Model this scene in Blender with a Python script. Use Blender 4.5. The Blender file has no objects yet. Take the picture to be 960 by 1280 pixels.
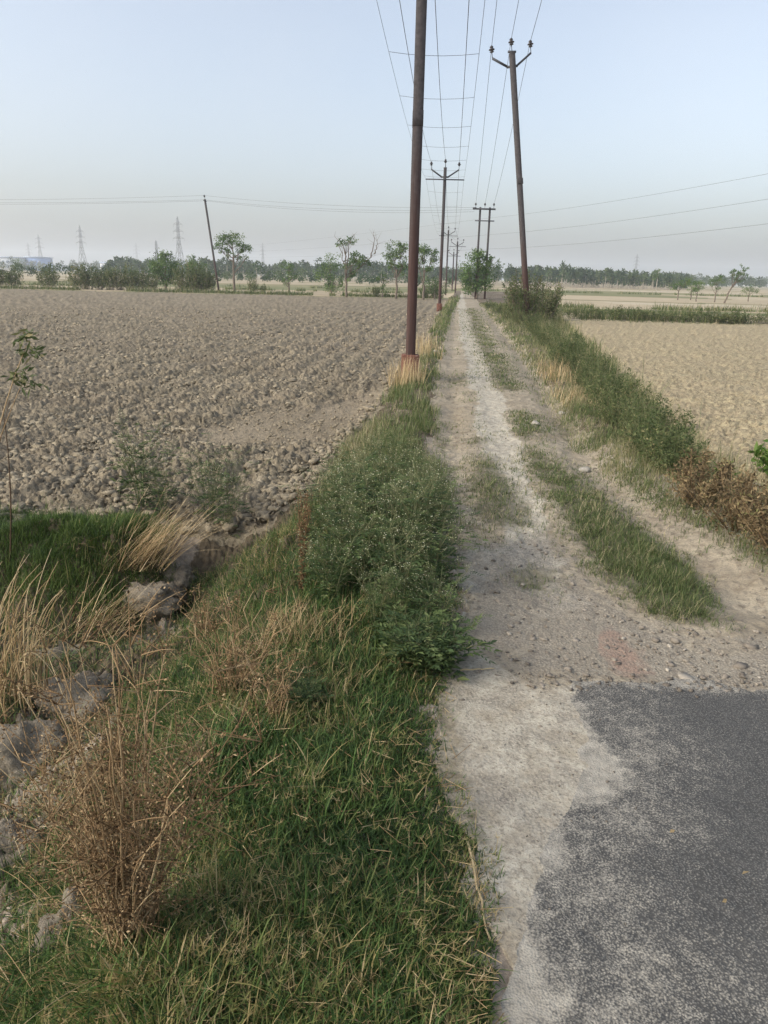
import bpy, bmesh, math
import numpy as np
from mathutils import Vector, Matrix

rng = np.random.default_rng(11)
SC = bpy.context.scene
COL = SC.collection
R = math.radians

# ------------------------------------------------------------------ camera
CAMH = 1.65
F = 930.0                                   # focal length in pixels of a 960 x 1280 frame
PITCH = math.atan((640 - 346) / F)
ROLL = R(1.3)
CP = np.array([0.0, 0.0, CAMH])
FW = np.array([0, math.cos(PITCH), -math.sin(PITCH)])
_r0 = np.array([1.0, 0, 0]); _u0 = np.array([0, math.sin(PITCH), math.cos(PITCH)])
RT = _r0 * math.cos(ROLL) + _u0 * math.sin(ROLL)
UP = _u0 * math.cos(ROLL) - _r0 * math.sin(ROLL)

def ray(px, py):
    return FW * F + RT * (px - 480) + UP * (640 - py)

def G(px, py, z=0.0):
    d = ray(px, py); t = (z - CAMH) / d[2]
    return CP + d * t

def at_depth(px, py, depth):
    return CP + ray(px, py) * (depth / F)

def z_for(x, y, py):
    """height at which a plumb line over x, y reaches image row py"""
    q = np.array([x, y, 0.0]) - CP
    k = 640 - py
    return (k * FW.dot(q) - F * UP.dot(q)) / (F * UP[2] - k * FW[2])

def tip_for(p, px, py):
    """point x sideways and z above p that lies on the sight line of a pixel, at p's distance"""
    d = ray(px, py); t = (p[1] - CP[1]) / d[1]
    return CP + d * t

def depth_of(p):
    return float(FW.dot(np.asarray(p) - CP))

# ------------------------------------------------------------------ noise
def _hash(ix, iy, seed):
    h = (ix.astype(np.int64) * 374761393 + iy.astype(np.int64) * 668265263 + seed * 1442695041) & 0xFFFFFFFF
    h = ((h ^ (h >> 13)) * 1274126177) & 0xFFFFFFFF
    h = ((h ^ (h >> 16)) * 2246822519) & 0xFFFFFFFF
    return ((h ^ (h >> 15)) & 0xFFFFFF) / float(0xFFFFFF)

def vn(x, y, seed=0):
    x = np.asarray(x, float); y = np.asarray(y, float)
    ix = np.floor(x); iy = np.floor(y); fx = x - ix; fy = y - iy
    fx = fx * fx * (3 - 2 * fx); fy = fy * fy * (3 - 2 * fy)
    a = _hash(ix, iy, seed); b = _hash(ix + 1, iy, seed)
    c = _hash(ix, iy + 1, seed); d = _hash(ix + 1, iy + 1, seed)
    return (a * (1 - fx) + b * fx) * (1 - fy) + (c * (1 - fx) + d * fx) * fy

def fbm(x, y, seed=0, octv=4):
    s = 0; a = 0.5; n = 0
    for i in range(octv):
        s = s + a * vn(x, y, seed + i * 17); n += a
        x = x * 2.03 + 3.1; y = y * 2.03 + 1.7; a *= 0.5
    return s / n

def cells(x, y, seed=0):
    """cellular noise: distance to the nearest feature point, and that cell's own random number"""
    ix = np.floor(x); iy = np.floor(y)
    best = np.full(np.shape(x), 9.0); val = np.zeros(np.shape(x))
    for dx in (-1, 0, 1):
        for dy in (-1, 0, 1):
            cx = ix + dx; cy = iy + dy
            jx = cx + _hash(cx, cy, seed); jy = cy + _hash(cx, cy, seed + 5)
            d = (jx - x) ** 2 + (jy - y) ** 2
            m = d < best
            best = np.where(m, d, best); val = np.where(m, _hash(cx, cy, seed + 9), val)
    return np.sqrt(best), val

def clodding(x, y, seed=0, gap=.22):
    """broken crust: flat topped lumps of random height with narrow gaps between them"""
    ix = np.floor(x); iy = np.floor(y); b1 = np.full(np.shape(x), 9.0); b2 = b1.copy(); val = np.zeros(np.shape(x)); tx = val.copy(); ty = val.copy()
    for dx in (-1, 0, 1):
        for dy in (-1, 0, 1):
            cx = ix + dx; cy = iy + dy; ox = cx + _hash(cx, cy, seed) - x; oy = cy + _hash(cx, cy, seed + 5) - y
            d = ox * ox + oy * oy; m = d < b1
            b2 = np.where(m, b1, np.minimum(b2, d)); b1 = np.where(m, d, b1)
            val = np.where(m, _hash(cx, cy, seed + 9), val); tx = np.where(m, ox * (_hash(cx, cy, seed + 3) - .5), tx); ty = np.where(m, oy * (_hash(cx, cy, seed + 4) - .5), ty)
    return ss(np.sqrt(b2) - np.sqrt(b1), .03, .03 + gap) * (.25 + .75 * val + .9 * (tx + ty))

def ss(x, a, b):
    t = np.clip((np.asarray(x, float) - a) / (b - a), 0, 1)
    return t * t * (3 - 2 * t)

# ------------------------------------------------------------------ plan of the place, in metres on the ground
def line(pts, z=0.0):
    w = np.array([G(a, b, z)[:2] for a, b in pts]); o = np.argsort(w[:, 1])
    w = w[o]
    # continue straight on at both ends
    n0 = w[0] + (w[0] - w[1]) / max(np.linalg.norm(w[0] - w[1]), 1e-6) * 1.5
    n1 = w[-1] + (w[-1] - w[-2]) / np.linalg.norm(w[-1] - w[-2]) * 400
    if n0[1] < w[0][1]: w = np.vstack([n0, w])
    if n1[1] > w[-1][1]: w = np.vstack([w, n1])
    return w

def X(ln, y):
    return np.interp(y, ln[:, 1], ln[:, 0])

L_TRACK = line([(660, 1330), (628, 1250), (606, 1150), (585, 1050), (560, 950), (552, 850), (572, 760), (562, 690), (556, 620),
                (546, 560), (541, 500), (549, 450), (560, 410), (568, 388), (574, 374)])
R_TRACK = line([(1500, 1000), (1100, 760), (960, 690), (880, 645), (800, 600), (740, 552), (700, 500), (664, 450), (636, 415), (612, 390), (596, 376)])
L_FIELD = line([(250, 668), (330, 640), (385, 612), (425, 565), (462, 520), (500, 474), (530, 430), (545, 397), (560, 376)])
R_FIELD = line([(1150, 705), (1010, 632), (930, 590), (860, 540), (800, 482), (745, 432), (704, 398), (660, 370)])
NEAR_FIELD_Y = float(G(120, 628)[1])
FAR_L = float(G(250, 365)[1])
FAR_R = float(G(830, 402)[1])
# right rut / left rut / pale foot trail centre lines
RUT_R = line([(960, 770), (880, 700), (800, 640), (742, 585), (705, 530), (676, 480), (645, 435), (612, 395)])
RUT_L = line([(610, 720), (585, 640), (572, 590), (567, 540), (566, 490), (566, 450), (568, 410)])
PALE_C = line([(690, 760), (668, 690), (655, 640), (640, 600), (630, 560), (618, 520), (606, 480), (590, 440), (580, 400), (577, 378)])

def poly(pts, z=0.0):
    return np.array([G(a, b, z)[:2] for a, b in pts])

def inpoly(x, y, P):
    r = np.zeros(x.shape, bool)
    lo = P.min(0); hi = P.max(0)
    m = (x > lo[0]) & (x < hi[0]) & (y > lo[1]) & (y < hi[1])
    if not m.any(): return r
    xs = x[m]; ys = y[m]; c = np.zeros(xs.shape, bool)
    n = len(P)
    for i in range(n):
        x1, y1 = P[i]; x2, y2 = P[(i + 1) % n]
        if y1 == y2: continue
        c ^= ((y1 > ys) != (y2 > ys)) & (xs < (x2 - x1) * (ys - y1) / (y2 - y1) + x1)
    r[m] = c
    return r

def soft(x, y, P, blur=0.06, seed=0, k=5):
    """share of k jittered tests that fall inside P: a patch with a worn edge"""
    dd = np.hypot(x, y)
    s = 0
    for i in range(k):
        b = blur * (0.6 + 0.12 * dd)
        jx = (fbm(x * 5, y * 5, seed + i) - .5) * 3 * b + (i - (k - 1) / 2) * b * .5
        jy = (fbm(x * 5 + 9, y * 5, seed + 40 + i) - .5) * 5 * b + (((i * 2) % k) - (k - 1) / 2) * b * .7
        s = s + inpoly(x + jx, y + jy, P)
    return s / float(k)

P_STRIP_L = poly([(588, 572), (614, 566), (634, 592), (655, 625), (668, 655), (640, 658), (608, 655), (592, 630), (586, 600)])
P_STRIP_R = poly([(652, 556), (676, 560), (705, 588), (755, 622), (812, 664), (858, 700), (886, 742), (894, 772), (862, 776), (812, 760), (770, 728), (724, 676), (690, 625), (664, 588)])
P_STRIP_F = poly([(584, 384), (592, 384), (604, 410), (618, 440), (640, 470), (648, 490), (625, 490), (612, 464), (598, 436), (588, 410)])
P_TUFT_A = poly([(636, 712), (668, 704), (704, 716), (706, 730), (670, 736), (642, 728)])
P_TUFT_B = poly([(580, 545), (602, 542), (610, 552), (590, 556)])
P_TUFT_C = poly([(640, 535), (664, 528), (672, 540), (650, 546)])
P_TUFT_D = poly([(560, 470), (576, 466), (582, 480), (566, 486)])
P_TUFT_E = poly([(690, 515), (712, 520), (735, 545), (722, 552), (704, 536)])
P_GRAV = poly([(600, 690), (680, 650), (730, 720), (800, 775), (880, 800), (1010, 800), (1010, 905), (940, 862), (840, 848), (715, 852), (640, 850), (585, 790)])
P_RED = poly([(744, 778), (775, 782), (800, 812), (818, 845), (775, 848), (752, 815)])
P_ASPH = poly([(712, 852), (790, 850), (860, 846), (930, 862), (1010, 882), (1600, 1010), (2400, 2300), (560, 2300), (640, 1330), (648, 1200), (664, 1120), (678, 1060),
               (712, 1012), (742, 960), (728, 912)])
L_ASPH = np.array([[-.2, .4], [.16, .9]] + sorted([list(G(a, b)[:2]) for a, b in ((640, 1330), (648, 1200), (664, 1120), (678, 1060), (712, 1012), (742, 960), (728, 912), (712, 852))], key=lambda q: q[1]))
ASPH_TOP = float(G(800, 852)[1])
P_BARE = [poly(q, -.25) for q in ([(150, 740), (215, 722), (235, 740), (200, 775), (155, 790)],
          [(30, 850), (110, 800), (150, 840), (140, 905), (95, 980), (20, 1000), (-20, 940)],
          [(-30, 1040), (40, 1050), (60, 1100), (20, 1120), (-30, 1110)],
          [(50, 1150), (110, 1130), (125, 1190), (80, 1220), (40, 1200)],
          [(195, 710), (250, 680), (275, 655), (240, 650), (200, 690)])]

def dist_poly_edge(x, y): return None

def rocks_height(x, y): return 0

def H(x, y, fine=False):
    x = np.asarray(x, float); y = np.asarray(y, float)
    near = 1 - ss(y, 40, 90)
    z = (fbm(x * .7, y * .7, 3, 3) - .5) * .07 * near
    dl = X(L_TRACK, y) - x                       # metres left of the track
    bank = -0.50 * ss(dl, .75, 1.75) * (1 - ss(y, 4.3, 6.2))
    bank = bank + (fbm(x * 2.2, y * 2.2, 8, 3) - .5) * .32 * ss(dl, .5, 1.1) * (1 - ss(y, 5.0, 6.4))
    z = z + bank
    fl = X(L_FIELD, y) - x
    z = z - .16 * ss(fl, -.35, .5) * ss(y, 4.6, 6.2)
    z = z + .30 * np.exp(-((y - (NEAR_FIELD_Y - .45)) / .4) ** 2) * ss(-x, 1.3, 1.9)
    z = z + .05 * ss(dl, .0, .4) * (1 - ss(fl, -.5, .1)) * ss(y, 2.5, 5) * near
    rr = X(RUT_R, y); rl = X(RUT_L, y)
    on = ss(y, 2.9, 4.2) * near
    z = z - .06 * np.exp(-((x - rr) / .2) ** 2) * on - .035 * np.exp(-((x - rl) / .16) ** 2) * on * ss(y, 4.5, 6)
    z = z - .02 * np.exp(-((x - X(PALE_C, y)) / .16) ** 2) * on
    rf = X(R_FIELD, y); rt = X(R_TRACK, y)
    w = np.maximum(rf - rt, .3); u = (x - rt) / w
    z = z + .06 * np.exp(-((u - .12) / .14) ** 2) * near
    z = z - .28 * np.exp(-((u - .78) / .25) ** 2) * (1 - ss(y, 30, 45))
    z = z - .06 * ss(u, .9, 1.3) * near
    z = z + .09 * np.exp(-((y - FAR_L - 1) / .7) ** 2) * ss(fl, 0, 1) + .09 * np.exp(-((y - FAR_R - .8) / .6) ** 2) * ss(x - rf, 0, 1)
    return z

def GT(px, py):
    """where the sight line through a pixel meets the terrain"""
    d = ray(px, py); d = d / np.linalg.norm(d)
    t = np.geomspace(.8, 900, 1500)
    p = CP[None] + d[None] * t[:, None]
    h = H(p[:, 0], p[:, 1])
    k = np.nonzero(p[:, 2] < h)[0]
    if len(k) == 0: return G(px, max(py, 352))
    i = k[0]
    a, b = t[max(i - 1, 0)], t[i]
    tt = np.linspace(a, b, 40); p = CP[None] + d[None] * tt[:, None]
    h = H(p[:, 0], p[:, 1]); j = np.argmin(np.abs(p[:, 2] - h))
    return np.array([p[j, 0], p[j, 1], h[j]])

# ------------------------------------------------------------------ mesh building
class MB:
    def __init__(s): s.v = []; s.q = []; s.t = []; s.a = []; s.n = 0
    def add(s, v, quads=None, tris=None, tint=0.5):
        v = np.asarray(v, float).reshape(-1, 3)
        if quads is not None and len(quads): s.q.append(np.asarray(quads, np.int64).reshape(-1, 4) + s.n)
        if tris is not None and len(tris): s.t.append(np.asarray(tris, np.int64).reshape(-1, 3) + s.n)
        s.v.append(v); s.a.append(np.broadcast_to(np.asarray(tint, float).reshape(-1), (len(v),)) if np.ndim(tint) else np.full(len(v), float(tint)))
        s.n += len(v)
    def blades(s, pos, L, w, az, lean, curve, tint, nseg=3):
        pos = np.asarray(pos, float); n = len(pos)
        if n == 0: return
        L, w, az, lean, curve, tint = [np.broadcast_to(np.asarray(k, float), (n,)) for k in (L, w, az, lean, curve, tint)]
        d = np.stack([np.cos(az), np.sin(az), 0 * az], 1); sd = np.stack([-np.sin(az), np.cos(az), 0 * az], 1)
        vs = []; p = pos.copy()
        for i in range(nseg + 1):
            f = i / nseg
            if i < nseg:
                ww = (w * (1 - .75 * f ** 1.5) * .5)[:, None]
                vs += [p - sd * ww, p + sd * ww]
            else: vs += [p]
            ph = lean + curve * f
            p = p + (L / nseg)[:, None] * (np.sin(ph)[:, None] * d + np.cos(ph)[:, None] * np.array([0, 0, 1.0]))
        V = np.stack(vs, 1); k = V.shape[1]; b = (np.arange(n) * k)[:, None]
        q = [b + np.array([2 * i, 2 * i + 1, 2 * i + 3, 2 * i + 2]) for i in range(nseg - 1)]
        t = b + np.array([2 * nseg - 2, 2 * nseg - 1, 2 * nseg])
        s.add(V.reshape(-1, 3), np.concatenate(q) if q else None, t, np.repeat(tint, k))
    def leaves(s, pos, ax, L, w, tint, flat=None):
        pos = np.asarray(pos, float); n = len(pos)
        if n == 0: return
        ax = np.asarray(ax, float); ax = ax / (np.linalg.norm(ax, axis=1, keepdims=True) + 1e-9)
        rnd = rng.normal(size=(n, 3)) if flat is None else rng.normal(size=(n, 3)) * .35 + np.asarray(flat)
        sd = np.cross(ax, rnd); sd /= np.linalg.norm(sd, axis=1, keepdims=True) + 1e-9
        nm = np.cross(sd, ax)
        L = np.broadcast_to(np.asarray(L, float), (n,))[:, None]; w = np.broadcast_to(np.asarray(w, float), (n,))[:, None]
        V = np.stack([pos, pos + ax * L * .5 - sd * w * .5 + nm * w * .12, pos + ax * L - nm * L * .1, pos + ax * L * .5 + sd * w * .5 + nm * w * .12], 1)
        b = (np.arange(n) * 4)[:, None]
        t = np.concatenate([b + np.array([0, 1, 2]), b + np.array([0, 2, 3])])
        s.add(V.reshape(-1, 3), None, t, np.repeat(np.broadcast_to(np.asarray(tint, float), (n,)), 4))
    def tube(s, pts, rad, k=5, tint=.5, cap=True):
        P = np.asarray(pts, float); m = len(P); rad = np.broadcast_to(np.asarray(rad, float), (m,))
        T = np.gradient(P, axis=0); T /= np.linalg.norm(T, axis=1, keepdims=True) + 1e-9
        ref = np.array([0, 0, 1.0]) if abs(T[:, 2]).mean() < .8 else np.array([0, 1.0, 0])
        A = np.cross(T, ref); A /= np.linalg.norm(A, axis=1, keepdims=True) + 1e-9; B = np.cross(T, A)
        an = np.arange(k) * 2 * math.pi / k + .4
        V = P[:, None] + rad[:, None, None] * (A[:, None] * np.cos(an)[None, :, None] + B[:, None] * np.sin(an)[None, :, None])
        i = np.arange(m - 1)[:, None] * k; j = np.arange(k)[None]; j2 = (j + 1) % k
        q = np.stack([i + j, i + j2, i + k + j2, i + k + j], -1).reshape(-1, 4)
        V = V.reshape(-1, 3); tr = None
        if cap:
            c = np.vstack([P[0], P[-1]]); a0 = m * k; jj = np.arange(k); kk = (jj + 1) % k
            tr = np.concatenate([np.stack([kk, jj, np.full(k, a0)], 1), np.stack([(m - 1) * k + jj, (m - 1) * k + kk, np.full(k, a0 + 1)], 1)])
            V = np.vstack([V, c])
        s.add(V, q, tr, tint)
    def box(s, c, size, M=None, tint=.5, bev=0.0):
        h = np.asarray(size, float) / 2
        if bev <= 0:
            V = np.array([[a, b, d] for a in (-1, 1) for b in (-1, 1) for d in (-1, 1)]) * h
            q = [[0, 1, 3, 2], [4, 6, 7, 5], [0, 4, 5, 1], [2, 3, 7, 6], [0, 2, 6, 4], [1, 5, 7, 3]]
        else:
            bm = bmesh.new(); bmesh.ops.create_cube(bm, size=1)
            for v in bm.verts: v.co = Vector((v.co.x * h[0] * 2, v.co.y * h[1] * 2, v.co.z * h[2] * 2))
            bmesh.ops.bevel(bm, geom=list(bm.edges), offset=bev, segments=1, affect='EDGES')
            bm.verts.index_update(); bmesh.ops.triangulate(bm, faces=list(bm.faces)); bm.verts.index_update()
            V = np.array([v.co[:] for v in bm.verts]); tr = [[v.index for v in f.verts] for f in bm.faces]; bm.free()
            if M is not None: V = V @ np.asarray(M).T
            s.add(V + np.asarray(c, float), None, tr, tint); return
        if M is not None: V = V @ np.asarray(M).T
        s.add(V + np.asarray(c, float), q, None, tint)
    def bar(s, a, b, w, d=None, tint=.5):
        """square bar from a to b"""
        a = np.asarray(a, float); b = np.asarray(b, float); T = b - a; L = np.linalg.norm(T); T /= L
        ref = np.array([0, 0, 1.0]) if abs(T[2]) < .9 else np.array([0, 1.0, 0])
        A = np.cross(T, ref); A /= np.linalg.norm(A); B = np.cross(A, T)
        s.box((a + b) / 2, (w, d or w, L), np.stack([A, B, T], 1), tint)
    def rocks(s, pos, size, tint, sub=1, rough=.35):
        pos = np.asarray(pos, float); n = len(pos)
        V0, T0 = ICO[sub]; k = len(V0)
        ang = rng.uniform(0, 6.28, n); sz = np.broadcast_to(np.asarray(size, float).reshape(n, -1), (n, 3)) if np.ndim(size) else np.full((n, 3), size)
        ph = rng.uniform(0, 20, (n, 6))
        W = V0[None] * np.ones((n, 1, 1))
        f = 1 + rough * (np.sin(W[..., 0] * 2.3 + ph[:, None, 0]) * np.sin(W[..., 1] * 2.9 + ph[:, None, 1]) + .6 * np.sin(W[..., 2] * 5.1 + ph[:, None, 2]) * np.sin(W[..., 0] * 4.7 + ph[:, None, 3])) \
            + rng.normal(size=(n, k)) * rough * .22
        W = W * f[..., None] * sz[:, None]
        c, s_ = np.cos(ang)[:, None], np.sin(ang)[:, None]
        W = np.stack([W[..., 0] * c - W[..., 1] * s_, W[..., 0] * s_ + W[..., 1] * c, W[..., 2]], -1) + pos[:, None]
        tr = (np.arange(n) * k)[:, None, None] + T0[None]
        s.add(W.reshape(-1, 3), None, tr.reshape(-1, 3), np.repeat(np.broadcast_to(np.asarray(tint, float), (n,)), k))
    def mesh(s, name, mat, smooth=False):
        me = bpy.data.meshes.new(name)
        V = np.concatenate(s.v) if s.v else np.zeros((0, 3)); A = np.concatenate(s.a) if s.a else np.zeros(0)
        Q = np.concatenate(s.q) if s.q else np.zeros((0, 4), int); T = np.concatenate(s.t) if s.t else np.zeros((0, 3), int)
        fill(me, V, Q, T)
        at = me.attributes.new('tint', 'FLOAT', 'POINT'); at.data.foreach_set('value', A.astype(np.float32))
        if smooth: me.polygons.foreach_set('use_smooth', np.ones(len(me.polygons), bool))
        if mat: me.materials.append(mat)
        me.update(); return me
    def obj(s, name, mat, parent=None, smooth=False):
        o = bpy.data.objects.new(name, s.mesh(name, mat, smooth)); COL.objects.link(o)
        if parent: o.parent = parent
        return o

def fill(me, V, Q, T):
    me.vertices.add(len(V)); me.vertices.foreach_set('co', V.astype(np.float32).ravel())
    nl = Q.size + T.size; me.loops.add(nl)
    me.loops.foreach_set('vertex_index', np.concatenate([Q.ravel(), T.ravel()]).astype(np.int32))
    me.polygons.add(len(Q) + len(T))
    me.polygons.foreach_set('loop_start', np.concatenate([np.arange(len(Q)) * 4, Q.size + np.arange(len(T)) * 3]).astype(np.int32))
    me.update(calc_edges=True); me.validate()

ICO = {}
for sub in (1, 2, 3, 4):
    bm = bmesh.new(); bmesh.ops.create_icosphere(bm, subdivisions=sub, radius=1)
    ICO[sub] = (np.array([v.co[:] for v in bm.verts]), np.array([[v.index for v in f.verts] for f in bm.faces])); bm.free()

def thing(name, label, cat, loc=(0, 0, 0), rz=0.0, group=None):
    o = bpy.data.objects.new(name, None); COL.objects.link(o); o.empty_display_size = .2
    o.location = [float(k) for k in loc]; o.rotation_euler = (0, 0, float(rz))
    return tag(o, label, cat, group)

def tag(o, label, cat, group=None):
    o['label'] = label; o['category'] = cat
    if group: o['group'] = group
    return o

def kind(o, k, label=None):
    o['kind'] = k
    if label: o['label'] = label
    return o

def dup(root, loc, rz=0.0, sc=1.0, label=None, group=None):
    r = root.copy(); COL.objects.link(r); r.location = [float(k) for k in loc]; r.rotation_euler = (0, 0, float(rz))
    r.scale = (sc, sc, sc) if np.ndim(sc) == 0 else [float(k) for k in sc]
    if label: r['label'] = label
    if group: r['group'] = group
    for ch in list(root.children):
        c = ch.copy(); COL.objects.link(c); c.parent = r
        for g in list(ch.children):
            d = g.copy(); COL.objects.link(d); d.parent = c
    return r

# ------------------------------------------------------------------ materials
class NT:
    def __init__(s, name):
        s.m = bpy.data.materials.new(name); s.m.use_nodes = True; s.t = s.m.node_tree; s.t.nodes.clear()
        s.out = s.t.nodes.new('ShaderNodeOutputMaterial'); s.x = 0
        s.co = s.t.nodes.new('ShaderNodeTexCoord').outputs['Object']
    def n(s, typ, ins=None, **kw):
        nd = s.t.nodes.new(typ)
        for k, v in kw.items(): setattr(nd, k, v)
        for k, v in (ins or {}).items(): s.set(nd.inputs[k], v)
        return nd
    def set(s, sock, v):
        if isinstance(v, bpy.types.NodeSocket): s.t.links.new(v, sock)
        elif isinstance(v, tuple) and len(v) == 3 and sock.type == 'RGBA': sock.default_value = (*v, 1)
        else: sock.default_value = v
    def noise(s, scale, det=4, rough=.6, vec=None):
        return s.n('ShaderNodeTexNoise', {'Vector': vec or s.co, 'Scale': scale, 'Detail': det, 'Roughness': rough}).outputs['Fac']
    def voro(s, scale, feature='F1', vec=None):
        return s.n('ShaderNodeTexVoronoi', {'Vector': vec or s.co, 'Scale': scale}, feature=feature).outputs['Distance']
    def attr(s, name): return s.n('ShaderNodeAttribute', attribute_name=name).outputs['Fac']
    def ramp(s, fac, a, b, lo=0., hi=1.):
        nd = s.n('ShaderNodeMapRange', {'Value': fac, 'From Min': a, 'From Max': b, 'To Min': lo, 'To Max': hi}, clamp=True)
        return nd.outputs[0]
    def mix(s, fac, a, b, mode='MIX'):
        nd = s.t.nodes.new('ShaderNodeMix'); nd.data_type = 'RGBA'; nd.blend_type = mode
        s.set(nd.inputs[0], fac); s.set(nd.inputs[6], a); s.set(nd.inputs[7], b)
        return nd.outputs[2]
    def math(s, op, a, b=0.5, c=0.0):
        nd = s.t.nodes.new('ShaderNodeMath'); nd.operation = op; s.set(nd.inputs[0], a); s.set(nd.inputs[1], b); s.set(nd.inputs[2], c)
        return nd.outputs[0]
    def cramp(s, fac, stops):
        nd = s.n('ShaderNodeValToRGB', {'Fac': fac}); e = nd.color_ramp.elements
        while len(e) > 1: e.remove(e[-1])
        e[0].position = stops[0][0]; e[0].color = (*stops[0][1], 1)
        for p, c in stops[1:]:
            k = e.new(p); k.color = (*c, 1)
        return nd.outputs['Color']
    def bump(s, h, st=.5, dist=.02, nrm=None):
        ins = {'Height': h, 'Strength': st, 'Distance': dist}
        if nrm is not None: ins['Normal'] = nrm
        return s.n('ShaderNodeBump', ins).outputs['Normal']
    def finish(s, col, rough=.9, nrm=None, spec=.2, metal=0.0, trans=0.0, tcol=None):
        ins = {'Base Color': col, 'Roughness': rough, 'Specular IOR Level': spec, 'Metallic': metal}
        if nrm is not None: ins['Normal'] = nrm
        b = s.n('ShaderNodeBsdfPrincipled', ins); sh = b.outputs[0]
        if trans > 0:
            tr = s.n('ShaderNodeBsdfTranslucent', {'Color': tcol if tcol is not None else col})
            sh = s.n('ShaderNodeMixShader', {'Fac': trans, 1: sh, 2: tr.outputs[0]}).outputs[0]
        s.t.links.new(sh, s.out.inputs['Surface']); return s.m

def leaf_mat(name, stops, rough=.6, trans=.3, spec=.25):
    s = NT(name); nz = s.noise(9, 2)
    f = s.math('ADD', s.attr('tint'), s.ramp(nz, .3, .7, -.08, .08))
    return s.finish(s.cramp(f, stops), rough, None, spec, 0, trans)

M = {}
M['grass'] = leaf_mat('green_grass', [(0, (.022, .044, .014)), (.3, (.048, .092, .026)), (.6, (.088, .160, .038)), (.78, (.16, .19, .056)), (.9, (.30, .235, .10)), (1, (.44, .35, .19))])
M['bund'] = leaf_mat('lush_grass', [(0, (.028, .052, .012)), (.4, (.070, .125, .026)), (.85, (.16, .21, .05)), (1, (.32, .28, .12))])
M['shortgrass'] = leaf_mat('track_grass', [(0, (.055, .085, .028)), (.45, (.10, .14, .046)), (.75, (.18, .20, .08)), (.9, (.31, .28, .15)), (1, (.42, .36, .22))])
M['straw'] = leaf_mat('dry_straw', [(0, (.20, .125, .06)), (.4, (.36, .25, .125)), (.75, (.52, .40, .22)), (1, (.66, .54, .34))], .7, .2)
M['deadweed'] = leaf_mat('dead_weed', [(0, (.06, .035, .018)), (.35, (.165, .102, .050)), (.7, (.31, .21, .11)), (1, (.47, .36, .21))], .8, .1)
M['weed'] = leaf_mat('weed_leaf', [(0, (.032, .058, .022)), (.5, (.070, .112, .040)), (.85, (.135, .18, .062)), (1, (.2, .22, .1))])
M['weedstem'] = leaf_mat('weed_stem', [(0, (.07, .09, .04)), (1, (.2, .2, .1))], .7, .0)
M['flower'] = leaf_mat('weed_flower', [(0, (.26, .30, .13)), (.6, (.45, .46, .28)), (1, (.66, .66, .5))], .7, .2)
M['hedge'] = leaf_mat('ditch_weed_leaf', [(0, (.06, .085, .03)), (.5, (.115, .15, .055)), (.8, (.20, .21, .09)), (1, (.32, .27, .14))])
M['crown'] = leaf_mat('tree_leaf', [(0, (.05, .098, .028)), (.5, (.10, .175, .05)), (1, (.18, .25, .085))])
M['bright'] = leaf_mat('bright_leaf', [(0, (.05, .11, .02)), (.6, (.10, .19, .035)), (1, (.22, .28, .08))])
M['wood'] = leaf_mat('wood_leaf', [(0, (.032, .062, .030)), (.6, (.058, .10, .042)), (1, (.105, .145, .06))])
M['brownbush'] = leaf_mat('brown_bush', [(0, (.08, .058, .032)), (.5, (.185, .135, .072)), (.8, (.31, .235, .125)), (1, (.16, .17, .06))], .8, .15)

def bark(name, a, b):
    s = NT(name); nz = s.noise(9, 5, .7)
    return s.finish(s.mix(s.ramp(nz, .3, .7), a, b), .9, s.bump(nz, .6, .02))
M['bark'] = bark('grey_bark', (.10, .08, .06), (.24, .20, .16))
M['palebark'] = bark('pale_bark', (.30, .26, .2), (.5, .45, .38))

def steel():
    s = NT('weathered_steel')
    z = s.n('ShaderNodeSeparateXYZ', {'Vector': s.co}).outputs['Z']
    streak = s.n('ShaderNodeMapping', {'Vector': s.co, 'Scale': (22, 22, 1.1)}).outputs[0]
    nz = s.noise(1, 6, .7, streak); n2 = s.noise(14, 4)
    rust = s.mix(s.ramp(nz, .3, .7), (.026, .014, .012), (.066, .031, .023))
    grey = s.mix(s.ramp(n2, .3, .7), (.032, .028, .029), (.068, .061, .061))
    f = s.math('ADD', s.ramp(z, 1.2, 4.6), s.ramp(nz, .35, .65, -.3, .3))
    c = s.mix(s.ramp(f, .2, .8), rust, grey)
    return s.finish(c, .65, s.bump(n2, .25, .004), .35, .15)
M['steel'] = steel()
def simple(name, a, b, sc=12, rough=.8, spec=.3, metal=0.0, bs=.3, bd=.01):
    s = NT(name); nz = s.noise(sc, 5, .65)
    return s.finish(s.mix(s.ramp(nz, .3, .7), a, b), rough, s.bump(nz, bs, bd), spec, metal)
M['arm'] = simple('dark_steel_arm', (.035, .038, .045), (.08, .08, .085), 20, .6, .4, .2)
M['insul'] = simple('brown_porcelain', (.022, .018, .02), (.05, .04, .04), 6, .25, .5)
M['wire'] = simple('aluminium_wire', (.06, .06, .065), (.10, .10, .105), 3, .6, .4, .3)
M['galv'] = simple('galvanised_steel', (.16, .17, .18), (.27, .28, .29), .4, .6, .4, .3)
def muff():
    s = NT('red_painted_concrete'); nz = s.noise(11, 6, .7); n2 = s.noise(3, 3)
    c = s.mix(s.ramp(nz, .35, .65), (.095, .040, .030), (.185, .085, .06))
    c = s.mix(s.ramp(s.noise(24, 5, .75), .58, .66), c, (.36, .27, .2))
    c = s.mix(s.ramp(n2, .5, .7, 0, .6), c, (.06, .035, .03))
    return s.finish(c, .9, s.bump(nz, .6, .012))
M['muff'] = muff()
M['bwhite'] = simple('pale_wall', (.55, .58, .62), (.66, .68, .7), .3)
M['bblue'] = simple('blue_cladding', (.22, .34, .58), (.28, .4, .66), .3)
M['glass'] = simple('dark_window', (.10, .14, .2), (.16, .2, .27), .3, .2, .5)
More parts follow.
